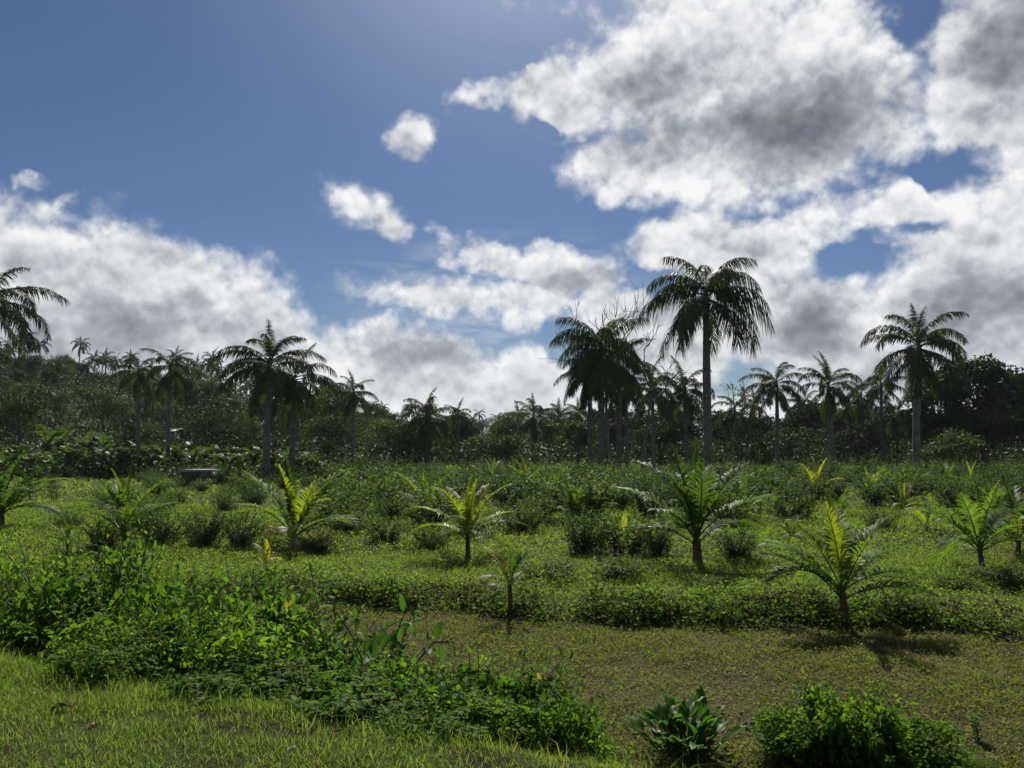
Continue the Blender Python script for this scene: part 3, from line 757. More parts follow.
# leafless trees behind the dense clump
def bare_tree(px, gpy, dist, H, label, seed, spread=.5):
    rng = np.random.default_rng(seed)
    p = at_dist(px, gpy, dist); z = float(ground_z(p[0], p[1])) - .1
    t = thing('leafless_tree', label, 'bare tree', (p[0], p[1], z))
    tb, bb = Buf(), Buf()
    s = np.linspace(0, 1, 7)
    path = np.stack([.5 * np.sin(s * 3 + seed), .2 * np.sin(s * 4), s * H * .62], -1)
    tube(tb, path, .16 * np.linspace(1.2, .5, 7), 8)
    def grow(st, d, l, r, dep):
        n = 5; pts = [st]
        for i in range(n):
            d = nrm(d + rng.normal(size=3) * .16 + np.array([0, 0, .06])); pts.append(pts[-1] + d * l / n)
        pts = np.array(pts); tube(bb, pts, np.linspace(r, r * .55, n + 1), 5)
        if dep == 0: return
        for j in range(rng.integers(2, 5)):
            q = pts[rng.integers(2, n + 1)]
            grow(q, nrm(d + rng.normal(size=3) * spread), l * rng.uniform(.55, .8), r * .62, dep - 1)
    for j in range(4):
        f = rng.uniform(.55, 1); q = np.array([np.interp(f, s, path[:, i]) for i in range(3)])
        grow(q, nrm(rng.normal(size=3) * .45 + np.array([0, 0, 1.])), H * .24, .085, 3)
    obj('trunk', tb.mesh('trunk', M['dead_wood'], True), t)
    obj('branches', bb.mesh('branches', M['dead_wood']), t)
bare_tree(612, 470, 78, 19., 'bare leafless tree whose thin twigs stick up above the dense palm clump', 3, .42)
bare_tree(647, 470, 80, 15, 'bare tree with forked twigs between the dense palm clump and the tallest palm', 5, .6)

# ------------------------------------------------------------------ banana plants along the far edge of the field
def banana_leaf(seed):
    rng = np.random.default_rng(seed); S = 11; s = np.linspace(0, 1, S)
    ang = R(74) - R(rng.uniform(70, 125)) * s ** 1.3; L = 1.9; st = L / (S - 1)
    C = np.stack([np.concatenate([[0], np.cumsum(np.cos(ang[:-1]) * st)]), .1 * rng.normal() * s ** 2, np.concatenate([[0], np.cumsum(np.sin(ang[:-1]) * st)])], -1)
    w = .36 * np.interp(s, [0, .14, .22, .5, .85, 1], [.08, .08, .75, 1, .7, .05])
    b = Buf()
    for sd in (-1, 1):
        for i in range(S - 1):
            if s[i] > .2 and rng.random() < .12: continue
            g = rng.uniform(.88, 1.0)
            up = .25 * rng.uniform(-.8, 1)
            e0 = C[i] + [0, sd * w[i] * g, w[i] * up]; e1 = C[i] * (1 - g) + C[i + 1] * g + [0, sd * w[i + 1] * g, w[i + 1] * up]
            b.add([C[i], C[i + 1], e1, e0], [(0, 1, 2, 3)])
    tube(b, C, np.linspace(.03, .006, S), 5, cap=False)
    return b.mesh('leaf', M['banana'])
BL = [banana_leaf(90 + i) for i in range(6)]
def banana_stem(seed):
    b = Buf(); s = np.linspace(0, 1, 6)
    tube(b, np.stack([.1 * s ** 2, 0 * s, s * 1.4], -1), np.linspace(.12, .07, 6), 8)
    return b.mesh('stem', M['shaft'], True)
BS = banana_stem(1)
rngB = np.random.default_rng(97)
def banana(x, y, sc_):
    t = thing('banana_plant', '', 'banana plant', (x, y, float(ground_z(x, y)) - .05), rngB.uniform(0, 6.28), 'banana plants along the far edge of the field', sc_)
    n_leaf = 9
    obj('stem', BS, t)
    for i in range(n_leaf):
        obj('leaf', BL[rngB.integers(6)], t, (.1, 0, .45 + .11 * i), (rngB.uniform(-.2, .2), rngB.uniform(-.35, .3), i * 2.4 + rngB.uniform(-.3, .3)), rngB.uniform(.75, 1.1))
    return t
for i in range(64):
    px = -36 + i * 5.6 + rngB.uniform(-4, 4); d = rngB.uniform(63, 80)
    if 176 < px < 222: d = rngB.uniform(69, 84)
    p = at_dist(px, 470, d)
    later(banana(p[0], p[1], rngB.uniform(.8, 1.2) * (1.0 if px < 240 else .85)), 'broad-leaved banana plant')
for (px, d, s_) in ((45, 84, 1.9), (88, 84, 1.8), (64, 88, 1.9), (104, 82, 1.7)):
    p = at_dist(px, 470, d); later(banana(p[0], p[1], s_), 'tall pale-leaved banana plant')

# ------------------------------------------------------------------ stone hut and pale roof
def boxv(b, x0, x1, y0, y1, z0, z1):
    b.add([(x0, y0, z0), (x1, y0, z0), (x1, y1, z0), (x0, y1, z0), (x0, y0, z1), (x1, y0, z1), (x1, y1, z1), (x0, y1, z1)],
          [(0, 3, 2, 1), (4, 5, 6, 7), (0, 1, 5, 4), (1, 2, 6, 5), (2, 3, 7, 6), (3, 0, 4, 7)])
M['stone'] = rough_mat('stone', (.10, .10, .09), (.2, .19, .17), 4, bump=.8, c=(.05, .06, .04), cscale=1.5)
M['concrete'] = rough_mat('concrete', (.2, .195, .185), (.29, .28, .26), 2, bump=.2)
M['tin'] = rough_mat('tin', (.28, .28, .28), (.4, .4, .39), 2, rough=.6, bump=.1, stretch=(6, 1, 1))
M['painted_dark_inside'] = rough_mat('painted_dark_inside', (.02, .02, .02), (.03, .03, .028), 3)  # near-black colour stands in for the unlit inside behind doorway and window
M['plaster'] = rough_mat('plaster', (.08, .08, .07), (.12, .12, .1), 2)
def hut():
    d = 60.6; p = at_dist(200, 478, d); k = d / F_PX; z = float(ground_z(p[0], p[1])) - .1
    t = thing('stone_hut', 'low grey stone hut with a flat pale roof slab below the wooded hillside', 'hut', (p[0], p[1], z))
    b = Buf(); w = 13 * k; h = .72
    boxv(b, -w, -.25, -1, -.8, 0, h); boxv(b, .35, w, -1, -.8, 0, h); boxv(b, -.25, .35, -1, -.8, h - .28, h)
    boxv(b, -w, -w + .2, -.8, 1, 0, h); boxv(b, w - .2, w, -.8, 1, 0, h); boxv(b, -w + .2, w - .2, .8, 1, 0, h)
    obj('wall', b.mesh('wall', M['stone']), t)
    b = Buf(); boxv(b, -w - .12, w + .12, -1.15, 1.1, h + .003, h + .16); obj('roof', b.mesh('roof', M['concrete']), t)
    b = Buf(); boxv(b, -.25, .35, -.78, -.74, 0, h - .28); obj('doorway_dark_panel', b.mesh('doorway_dark_panel', M['painted_dark_inside']), t)  # no door leaf: panel painted as the shade inside the open doorway
    LAND['the small stone hut'] = (p[0], p[1])
hut()
def cabin(px, py, d, w, h, label):
    p = at_dist(px, py, d); z = float(ground_z(p[0], p[1])); top = p[2]
    t = thing('hillside_cabin', label, 'cabin', (p[0], p[1], z))
    b = Buf(); boxv(b, -w, w, -1.4, 1.4, 0, top - z - .1); obj('wall', b.mesh('wall', M['plaster']), t)
    b = Buf(); hh = top - z - .1
    b.add([(-w - .3, -1.9, hh - .1), (w + .3, -1.9, hh - .1), (w + .3, 1.9, hh + .45), (-w - .3, 1.9, hh + .45), (-w - .3, -1.9, hh - .02), (w + .3, -1.9, hh - .02), (w + .3, 1.9, hh + .53), (-w - .3, 1.9, hh + .53)],
          [(0, 3, 2, 1), (4, 5, 6, 7), (0, 1, 5, 4), (1, 2, 6, 5), (2, 3, 7, 6), (3, 0, 4, 7)])
    obj('roof', b.mesh('roof', M['tin']), t)
    b = Buf(); boxv(b, -.3, .3, -1.44, -1.402, hh - 1.2, hh - .4); obj('window', b.mesh('window', M['painted_dark_inside']), t)
cabin(172, 431, 112, .5, 2.2, 'tiny cabin with a white tin roof showing through the hillside trees')
# ------------------------------------------------------------------ shrubs in the field
rngS = np.random.default_rng(5)
def field_shrub(seed, H, Rr, mat, n=70, per=22, leaf=.10, tilt=(5, 62), flop=.5):
    st, fo = shoot_shrub(seed, H, Rr, n, per, leaf, .5, mat, DIAMOND, tilt, .35, .012, .2, .4, flop)
    return st, fo
FS = [field_shrub(201, 1.7, .9, 'shrub_dark', 70, 24, .14), field_shrub(202, 1.5, 1.0, 'shrub_mid', 70, 22, .15, (10, 70)), field_shrub(203, 1.9, .8, 'shrub_dark', 60, 24, .15),
      field_shrub(204, 1.4, 1.0, 'shrub_mid', 75, 22, .13, (15, 75)), field_shrub(205, 1.8, .9, 'shrub_mid', 60, 20, .18)]
FW = ['round dark leafy shrub', 'spreading mid green shrub', 'upright dark leafy shrub', 'bushy mid green shrub', 'large-leaved green shrub']
FH = [1.75, 1.4, 2.0, 1.3, 1.85]
def shrub_at(p, k, s_, group='leafy shrubs in the field', sx=None):
    t = place('leafy_shrub', '', 'shrub', FS[k], (p[0], p[1], float(ground_z(p[0], p[1])) - .03), rngS.uniform(0, 6.28),
              (s_ if sx is None else sx, s_ if sx is None else sx, s_), group)
    if p[1] > 50 and k in (1, 3, 4):
        f = [c for c in t.children if c.name.startswith('foliage')][0]; f.material_slots[0].link = 'OBJECT'; f.material_slots[0].material = M['shrub_dark']
    word = FW[k].replace('mid green', 'dark green') if p[1] > 50 else FW[k]
    later(t, word if s_ > .55 else 'low ' + word)
    return t
near_shrubs = [(205, 548, 502, 0), (240, 548, 506, 2), (160, 546, 512, 3), (103, 548, 520, 3), (387, 542, 512, 1), (430, 550, 520, 3), (585, 554, 506, 0), (626, 554, 506, 1), (657, 556, 512, 2), (622, 580, 553, 3),
               (545, 578, 555, 1), (736, 560, 522, 0), (520, 532, 500, 3), (350, 535, 505, 3), (390, 520, 490, 0), (318, 552, 530, 3), (470, 536, 508, 0), (790, 520, 486, 1), (685, 530, 500, 2), (880, 530, 505, 3), (715, 590, 572, 3), (1015, 585, 560, 1), (955, 588, 572, 3), (905, 610, 592, 3)]
taken = []
for (px, gpy, tpy, k) in near_shrubs:
    p = at_ground(px, gpy); H = (gpy - tpy) * p[1] / F_PX
    s_ = H / FH[k]; shrub_at(p, k, s_, sx=max(s_, min(.62, s_ * 1.6))); taken.append((p[0], p[1]))
def free(x, y, m):
    if any((x - a) ** 2 + (y - b) ** 2 < m * m for a, b in taken): return False
    return all((x - lx) ** 2 + (y - ly) ** 2 > .9 for lx, ly in LAND.values())
def zone(px0, px1, y0, y1, n, mind, smin, smax):
    c = 0
    for _ in range(n * 60):
        if c >= n: break
        px = rngS.uniform(px0, px1); y = math.sqrt(rngS.uniform(y0 * y0, y1 * y1)); x = (px - 512) / F_PX * y
        if free(x, y, mind):
            taken.append((x, y)); c += 1
            shrub_at((x, y), int(rngS.integers(0, 5)), rngS.uniform(smin, smax))
zone(340, 740, 28, 50, 54, 1.9, .75, 1.2)
zone(330, 780, 50, 72, 46, 2.5, .6, 1.0)
zone(740, 1070, 36, 54, 44, 1.9, .7, 1.15)
zone(780, 1080, 54, 74, 28, 2.7, .6, .95)
zone(110, 340, 26, 40, 9, 2.2, .45, .8)
zone(-60, 330, 54, 72, 14, 3.2, .4, .8)
zone(150, 330, 40, 56, 16, 2.2, .5, .9)
zone(-60, 150, 26, 54, 8, 3., .3, .55)

# ------------------------------------------------------------------ low ground cover of the field
def ground_cover():
    rng = np.random.default_rng(61)
    def pts(n, y0, y1, side):
        y = np.sqrt(rng.uniform(y0 ** 2, y1 ** 2, n)); x = rng.uniform(-1, 1, n) * (.66 * y + side)
        return x, y
    def patch(x, y):
        return .5 + .5 * np.clip(.8 * wob(x, y, .9, 28) + .6 * wob(x, y, 2.3, 32), -1, 1)
    b = Buf(); g = Buf(); dead = Buf()
    for (n, y0, y1, side, l0, nb, h0) in ((150000, 12.5, 22, 3, .055, 60000, .16), (130000, 22, 38, 4, .085, 60000, .2), (90000, 38, 95, 6, .19, 30000, .25)):
        x, y = pts(n, y0, y1, side); e = edge_e(x, y); s = bank_s(x, y)
        k = (mown_mask(x, y) < .35) & (s > 2.2); x, y, e = x[k], y[k], e[k]
        q = patch(x, y)
        hv = .05 + .20 * q ** 1.5 + .30 * np.exp(-((e - .4) / .45) ** 2) * (.4 + q)
        keep = rng.random(len(x)) < .35 + .65 * q
        x, y, e, hv = x[keep], y[keep], e[keep], hv[keep]
        z = ground_z(x, y) + hv * rng.random(len(x)) ** .6
        P = np.stack([x, y, z], -1)
        N_ = nrm(np.array([0, 0, 1.]) + rng.normal(size=P.shape) * .55)
        D = rng.normal(size=P.shape); D[:, 2] = D[:, 2] * .4 + .15
        l = l0 * rng.uniform(.6, 1.5, len(P))
        leaves(b, P, D, N_, l, l * .55)
        x, y = pts(nb, y0, y1, side); e = edge_e(x, y); s = bank_s(x, y)
        q = patch(x * .8 + 7, y * .8 + 3)
        k = (mown_mask(x, y) < .35) & (s > 2.2) & (rng.random(nb) < .15 + .85 * q); x, y, q = x[k], y[k], q[k]
        P = np.stack([x, y, ground_z(x, y)], -1)
        blades(g, P, h0 * rng.uniform(.5, 1.5, len(x)) * (.6 + .7 * q), l0 * .2 * np.ones(len(x)), rng.uniform(.2, 1.0, len(x)), rng)
    # withered weeds lying along the upper edge of the track
    for (px, py, r, n) in ((778, 607, .5, 420), (800, 600, .35, 200), (640, 606, .35, 100), (450, 592, .5, 160), (478, 597, .35, 100), (930, 612, .6, 160), (985, 618, .5, 130), (600, 603, .3, 60), (400, 602, .4, 80)):
        c = at_ground(px, py); a = rng.uniform(0, 6.28, n); rr = r * np.sqrt(rng.random(n))
        x = c[0] + 1.6 * rr * np.cos(a); y = c[1] + rr * np.sin(a) * .7
        P = np.stack([x, y, ground_z(x, y) + .20 * (1 - rr / r) * rng.random(n) + .10], -1)
        l = .09 * rng.uniform(.6, 1.6, n)
        leaves(dead, P, rng.normal(size=P.shape) * [1, 1, .4], nrm(np.array([0, 0, 1.]) + rng.normal(size=P.shape) * .6), l, l * .4)
    # denser, taller weeds along the brow; darker leaf colour paints in their shaded front
    ed = Buf(); n = 4400
    x = rng.uniform(-16, 18, n); e = rng.normal(.25, .30, n); y = 16 + (e - (x + 2.6) * .218 - .35 * np.sin(x * .55 + 1) - .15 * np.sin(x * 1.7)) / .976
    q = patch(x * 1.7 + 3, y * 1.7); k = (bank_s(x, y) > 2.6) & (rng.random(n) < 1.25 * q ** 1.5) & (e > -.35); x, y, q = x[k], y[k], q[k]; n = len(x); per = 9
    C = np.stack([x, y, ground_z(x, y) + rng.uniform(.02, .36, n) * (.15 + .85 * q)], -1)
    P = np.repeat(C, per, 0) + rng.normal(size=(n * per, 3)) * [.09, .09, .05]
    l = .085 * rng.uniform(.6, 1.4, len(P))
    leaves(ed, P, rng.normal(size=P.shape) * [1, 1, .5], nrm(np.array([0, 0, .8]) + rng.normal(size=P.shape) * .6), l, l * .55)
    tag(obj('edge_weeds', ed.mesh('edge_weeds', M['shrub_mid'])), 'leafy weeds along the brow above the mown track, shade painted into darker leaves', None, None, 'stuff')
    tag(obj('ground_cover', b.mesh('ground_cover', M['cover'])), 'low leafy weeds covering the field beyond the mown track', None, None, 'stuff')
    tag(obj('field_grass', g.mesh('field_grass', M['grass_long'])), 'bright grass growing between the weeds of the field', None, None, 'stuff')
    tag(obj('withered_weeds', dead.mesh('withered_weeds', M['dead_weed'])), 'brown withered weeds along the edge of the mown track', None, None, 'stuff')
ground_cover()

def track_cover():
    rng = np.random.default_rng(62); n = 420000
    x = rng.uniform(-9, 15, n); y = rng.uniform(4, 17.5, n)
    m = mown_mask(x, y); q = .5 + .5 * np.clip(.7 * wob(x, y, .8, 20) + .8 * wob(x, y, 2.7, 24) + .5 * wob(x, y, 6.1, 30) - .18 * sstep(3, 9, x), -1, 1)
    k = (m > .2) & (rng.random(n) < .45 + .55 * q ** 1.4); x, y, q = x[k], y[k], q[k]
    P = np.stack([x, y, ground_z(x, y)], -1); h = len(x) // 2
    b = Buf(); nb = len(x) - h
    blades(b, P[h:], .060 * rng.uniform(.5, 1.7, nb) * (.4 + q[h:]), .009 * np.ones(nb), rng.uniform(.5, 1.6, nb), rng)
    P = P[:h] + np.stack([0 * q[:h], 0 * q[:h], rng.random(h) * .075 * (.3 + q[:h])], -1)
    l = .042 * rng.uniform(.6, 1.6, h)
    leaves(b, P, rng.normal(size=P.shape) * [1, 1, .35], nrm(np.array([0, 0, 1.]) + rng.normal(size=P.shape) * .5), l, l * .5)
    tag(obj('mown_grass', b.mesh('mown_grass', M['mown'])), 'sparse brownish mown grass of the track', None, None, 'stuff')
track_cover()

def verge_grass():
    rng = np.random.default_rng(63); n = 1150000
    x = rng.uniform(-10, 4.5, n); y = rng.uniform(1.6, 11.5, n); s = bank_s(x, y)
    k = (s < .5) & (s > -4.2) & (np.abs(x) < .7 * y + 1.6); x, y, s = x[k], y[k], s[k]
    q = .5 + .5 * np.clip(.8 * wob(x, y, 1.5, 4) + .7 * wob(x, y, 4.1, 8), -1, 1)
    bare = np.zeros(len(x))
    for (px, py, rx, ry) in ((200, 722, .5, .12), (150, 718, .22, .12), (175, 700, .3, .08), (90, 690, .4, .1), (260, 735, .35, .1), (90, 728, .14, .1), (115, 695, .3, .08)):
        r = ray(px, py); t = (1.7 - 3.3) / r[2]; cx, cy = r[0] * t, r[1] * t
        bare = np.maximum(bare, np.exp(-(((x - cx) / rx) ** 2 + ((y - cy) / ry) ** 2)))
    k = rng.random(len(x)) < (.30 + .7 * q) * (1 - .93 * bare) ; x, y, s, q = x[k], y[k], s[k], q[k]
    P = np.stack([x, y, ground_z(x, y) - .004], -1); n = len(x)
    edge = np.exp(-((s + .1) / .5) ** 2)
    h = (.030 + .030 * q + .02 * rng.random(n)) * rng.uniform(.5, 1.35, n)
    long = rng.random(n) < .004 + .10 * edge
    b, g = Buf(), Buf()
    a = ~long
    blades(b, P[a], h[a], .0036 * rng.uniform(.7, 1.4, a.sum()), rng.uniform(.3, 1.5, a.sum()), rng)
    m = long.sum()
    blades(g, P[long], (.06 + .10 * edge[long]) * rng.uniform(.4, 1.25, m), .0048 * rng.uniform(.7, 1.4, m), rng.uniform(.2, 1.1, m), rng, .9)
    tag(obj('verge_grass', b.mesh('verge_grass', M['grass'])), 'short trampled grass on the roadside verge', None, None, 'stuff')
    tag(obj('long_grass', g.mesh('long_grass', M['grass_long'])), 'longer grass along the edge of the verge', None, None, 'stuff')
verge_grass()

# ------------------------------------------------------------------ bushes on the roadside bank
def bank_at(px, s):
    a = (px - 512) / F_PX; y = (s + 3.856) / (.419 * a + .908); x = a * y
    return np.array([x, y, float(ground_z(x, y))])
def bank_bush(seed, Rr, n, per, leaf, wid, mat, tilt, droop, short, flop, mound):
    st, fo = shoot_shrub(seed, 1.0, Rr, n, per, leaf, wid, mat, LEAF8, tilt, droop, .006, .1, short, flop)
    rng = np.random.default_rng(seed + 7)
    lob = [(0, 0, .36, .46, .46, .36)] + [(.34 * math.cos(q * 1.5 + seed), .34 * math.sin(q * 1.5 + seed), rng.uniform(.3, .6), .26, .26, .24) for q in range(5)]
    cb, _ = crown_buf(rng, lob, mound, 17, .13, leaf, .5, wid)
    old = Buf(); v = np.empty(len(fo.vertices) * 3, np.float32); fo.vertices.foreach_get('co', v)
    li = np.empty(len(fo.loops), np.int32); fo.loops.foreach_get('vertex_index', li)
    ls = np.empty(len(fo.polygons), np.int32); fo.polygons.foreach_get('loop_start', ls); lt = np.diff(np.append(ls, len(li)))
    cb.add(v.reshape(-1, 3), *[li[ls[lt == k][:, None] + np.arange(k)[None]] for k in (3, 4) if (lt == k).any()])
    bpy.data.meshes.remove(fo)
    return st, cb.mesh('foliage', M[mat])
BB = [bank_bush(301, .6, 78, 32, .074, .55, 'bank_leaf', (2, 46), .50, .4, .6, 230),
      bank_bush(302, .65, 70, 30, .080, .52, 'bank_light', (4, 50), .55, .4, .7, 190),
      bank_bush(303, .6, 84, 32, .060, .55, 'bank_leaf', (2, 50), .4, .4, .6, 300),
      bank_bush(304, .55, 66, 28, .092, .60, 'bank_leaf', (3, 48), .7, .4, .8, 150)]
BW = ['dense dark-leaved bush', 'light green leafy bush', 'small-leaved dark bush', 'broad-leaved bush']
bank = [(-70, 1.1, 556, 0), (-25, .7, 562, 1), (12, 1.2, 553, 1), (50, .8, 572, 3), (92, 1.3, 553, 0), (128, .7, 592, 1), (160, 1.5, 572, 0), (196, .75, 597, 1), (232, 1.2, 582, 3), (262, .8, 594, 1),
        (292, 1.3, 596, 2), (322, .8, 612, 0), (352, 1.4, 606, 3), (382, .75, 636, 1), (412, 1.1, 628, 0), (446, 1.2, 616, 1), (478, .8, 634, 3), (512, 1.2, 632, 0), (538, .85, 642, 2), (558, 1.0, 655, 1)]
ORD2 = ORD
for i, (px, s, tpy, k) in enumerate(bank):
    p = bank_at(px, s); zt = at_dist(px, tpy, p[1])[2]; H = max(zt - p[2], .4)
    t = place('bank_bush', '%s, %s from the left end of the hedge on the roadside bank' % (BW[k], ORD2[i]), 'bush', BB[k], p - np.array([0, 0, .05]), rngS.uniform(0, 6.28), (w_ := (H * .45 + .45) * (1 if px < 500 else .72), w_, H * (.98 if px < 290 else .84) * ((1.18, .98, 1.12, .92, 1.22, 1.0, 1.18, 1.05) if px < 310 else (1.12, .82, 1.0, .78, 1.08, .80, 1.05, .9))[i % 8]), 'bushes on the roadside bank')
# low skirts in front of the hedge
for i, (px, s, H, k) in enumerate([(118, .2, .40, 1), (240, .2, .32, 3), (340, .3, .34, 3), (450, .3, .34, 1)]):
    p = bank_at(px, s)
    place('low_bush', 'low %s, %s from the left along the grassy hedge foot' % (BW[k], ORD2[i]), 'bush', BB[k], p - np.array([0, 0, .05]), rngS.uniform(0, 6.28), (.6, .6, H), 'low bushes along the foot of the hedge')
for (px, gpy, tpy, k, w, lab) in ((800, 762, 700, 1, .75, 'bright broad-leaved bush, left one of the group at the bottom right'), (853, 772, 668, 3, .8, 'tallest bright bush of the group at the bottom right'),
                                  (905, 776, 708, 1, .9, 'bushy right shoulder of the bright bushes at the bottom right'), (965, 778, 750, 2, .5, 'small low bush in the bottom right corner'), (585, 752, 722, 2, .45, 'little bush at the right end of the bank hedge, beside the grass')):
    p = at_ground(px, gpy); H = (gpy - tpy) * p[1] / F_PX
    place('leafy_bush', lab, 'bush', BB[k], p - np.array([0, 0, .04]), rngS.uniform(0, 6.28), (w, w, H * .92), 'bushes at the foot of the bank', (None, 'bank_light'))
# tall spindly weeds sticking out of the hedge
SP = shoot_shrub(311, 1.0, .05, 3, 26, .11, .6, 'bank_leaf', LEAF8, (0, 12), .6, .008, .15, .8, .2)
SP2 = shoot_shrub(312, 1.0, .10, 11, 20, .11, .7, 'big_leaf', LEAF8, (5, 45), .9, .008, .25, .6, 1.2)
for (px, s, tpy, me, lab, w) in ((330, 1.5, 572, SP, 'tall spindly weed with a single leafy shoot rising from the bank hedge', 1.1), (384, 1.6, 584, SP2, 'tall weed with large hanging heart-shaped leaves on the bank', .9),
                                 (85, 1.0, 548, SP, 'slender leafy shoot rising from the dark left part of the hedge', 1.1), (350, 1.3, 596, SP2, 'arching broad-leaved weed between the spindly weed and the heart-leaved one', .9)):
    p = bank_at(px, s); H = at_dist(px, tpy, p[1])[2] - p[2]
    place('tall_weed', lab, 'weed', me, p, rngS.uniform(0, 6.28), (w, w, H))
p = at_ground(978, 742); place('tall_weed', 'thin small weed standing on the mown track near the bottom right corner', 'weed', SP, p, 1., (.6, .6, .32))

# big-leaved plants
def big_leaf(seed, ll, lw, pl, e0, bend, fold=.25):
    rng = np.random.default_rng(seed); b = Buf(); S = 9
    s = np.linspace(0, 1, 6); a = R(e0) - .25 * s
    C = np.stack([np.concatenate([[0], np.cumsum(np.cos(a[:-1]) * pl / 5)]), 0 * s, np.concatenate([[0], np.cumsum(np.sin(a[:-1]) * pl / 5)])], -1)
    tube(b, C, np.linspace(.011, .006, 6), 6, cap=False)
    q = np.linspace(0, 1, S); an = R(e0 - 12) - R(bend) * q ** 1.1
    X = C[-1, 0] + np.concatenate([[0], np.cumsum(np.cos(an[:-1]))]) * ll / (S - 1); Z = C[-1, 2] + np.concatenate([[0], np.cumsum(np.sin(an[:-1]))]) * ll / (S - 1)
    w = lw * np.interp(q, [0, .08, .3, .55, .8, 1], [.25, .75, 1, .88, .5, .02]) * .5
    wv = .05 * ll * np.sin(q * 9 + rng.uniform(0, 6))
    V = []
    for i in range(S):
        up = np.array([-math.sin(an[i]), 0, math.cos(an[i])])
        c = np.array([X[i], 0, Z[i]])
        for sd, m in ((-1, 1.), (-1, .5), (0, 0), (1, .5), (1, 1.)):
            V.append(c + np.array([0, sd * m * w[i], 0]) + up * (fold * w[i] * m ** 1.3 + wv[i] * m * m * (1 if sd > 0 else -.7) + (.006 if m == .5 else 0)))
    i = np.arange(S - 1)[:, None] * 5; j = np.arange(4)[None]
    b.add(V, np.stack([i + j, i + j + 1, i + j + 6, i + j + 5], -1).reshape(-1, 4))
    return b.mesh('leaf', M['big_leaf'], True)
BIG = [big_leaf(400 + i, .24 + .02 * (i % 3), .115, .24 + .05 * (i % 4), 84 - 7 * (i % 5), 22 + 9 * (i % 4)) for i in range(10)]
def big_plant(p, n, sc_, label, seed, kmin=0):
    rng = np.random.default_rng(seed)
    t = thing('big_leaved_plant', label, 'plant', p - np.array([0, 0, .02]), 0, 'big-leaved plants', sc_)
    for i in range(n):
        obj('leaf', BIG[rng.integers(10)], t, (rng.uniform(-.22, .22), rng.uniform(-.22, .22), 0), (rng.uniform(-.15, .15), rng.uniform(-.2, .45), i * 2.4 + rng.uniform(-.3, .3)), rng.uniform(.75, 1.1))
big_plant(at_ground(682, 752), 70, 1.1, 'clump of big upright glossy leaves at the foot of the bank, bottom centre', 1)
big_plant(bank_at(205, 2.2), 34, 1.9, 'big-leaved plant with dark paddle leaves behind the left part of the hedge', 2)
big_plant(bank_at(245, 2.3), 30, 1.8, 'big-leaved plant right of the dark paddle-leaved one behind the hedge', 3)
big_plant(bank_at(130, 1.8), 12, 1.45, 'big-leaved plant in the left half of the hedge with a few broad leaves', 4)
big_plant(bank_at(415, .5), 9, .75, 'small big-leaved plant in the front of the hedge, right half', 5)

# ------------------------------------------------------------------ litter on the grass
def curled(name, px, py, z, ll, lw, mat, label, rz, lift=.015, cat='fallen leaf'):
    r = ray(px, py); t_ = (z - 3.3) / r[2] if z is not None else None
    p = CAM + r * t_ if t_ else at_ground(px, py)
    p[2] = float(ground_z(p[0], p[1]))
    S = 9; q = np.linspace(0, 1, S); rng = np.random.default_rng(int(px))
    w = lw * np.sin(np.clip(q * .96 + .03, 0, 1) * math.pi) ** .7 * .5
    zc = lift + .07 * ll * np.sin(q * 3.1) + .02 * ll * np.sin(q * 11)
    b = Buf(); V = []
    for i in range(S):
        for m in (-1, -.5, 0, .5, 1):
            V.append(((q[i] - .5) * ll, m * w[i] * .85, zc[i] + abs(m) ** 1.6 * w[i] * .7 + .004 * rng.normal()))
    i = np.arange(S - 1)[:, None] * 5; j = np.arange(4)[None]
    b.add(V, np.stack([i + j, i + j + 1, i + j + 6, i + j + 5], -1).reshape(-1, 4))
    o = obj(name, b.mesh(name, M[mat], True), None, p, (0, 0, rz)); tag(o, label, cat)
M['dead_leaf'] = rough_mat('dead_leaf', (.16, .10, .06), (.30, .21, .13), 14, rough=.7)
M['pale_leaf'] = rough_mat('pale_leaf', (.36, .36, .31), (.5, .5, .45), 10, rough=.5)
M['paper'] = rough_mat('paper', (.6, .6, .62), (.75, .75, .76), 8, rough=.6)
M['rock'] = rough_mat('rock', (.16, .15, .14), (.3, .29, .27), 9, bump=.6)
curled('dry_leaf', 62, 712, 1.7, .13, .08, 'dead_leaf', 'big curled brown dead leaf lying on the verge grass at the left', .3, .012)
curled('dry_leaf', 92, 726, 1.7, .07, .04, 'dead_leaf', 'small dark dead leaf right of the big curled one', 1.1, .01)
curled('pale_leaf', 758, 729, None, .36, .19, 'pale_leaf', 'pale broad fallen leaf between the big-leaved clump and the bright bushes', -.25, .02)
curled('paper_scrap', 292, 754, 1.7, .05, .035, 'paper', 'small crumpled white scrap on the verge near the bottom edge', .6, .02, 'litter')
def stone(px, py, r, label):
    import bmesh
    q = ray(px, py); t_ = -1.6 / q[2]; p = CAM + q * t_; p[2] = float(ground_z(p[0], p[1])) + r * .25
    bm = bmesh.new(); bmesh.ops.create_icosphere(bm, subdivisions=3, radius=r)
    for v in bm.verts:
        c = v.co.normalized(); k = 1 + .22 * math.sin(c.x * 3 + px) + .18 * math.sin(c.y * 4 + 1 + px) + .1 * math.sin(c.z * 7 + c.x * 5)
        v.co = Vector((c.x * 1.35, c.y, c.z * .6)) * (r * k)
    me = bpy.data.meshes.new('stone'); bm.to_mesh(me); bm.free(); me.materials.append(M['rock'])
    tag(obj('stone', me, None, p), label, 'stone')
stone(309, 758, .016, 'little grey stone beside the crumpled white scrap on the verge')
stone(36, 693, .018, 'little grey stone in the grass at the left, above the curled dead leaf')

resolve_labels()
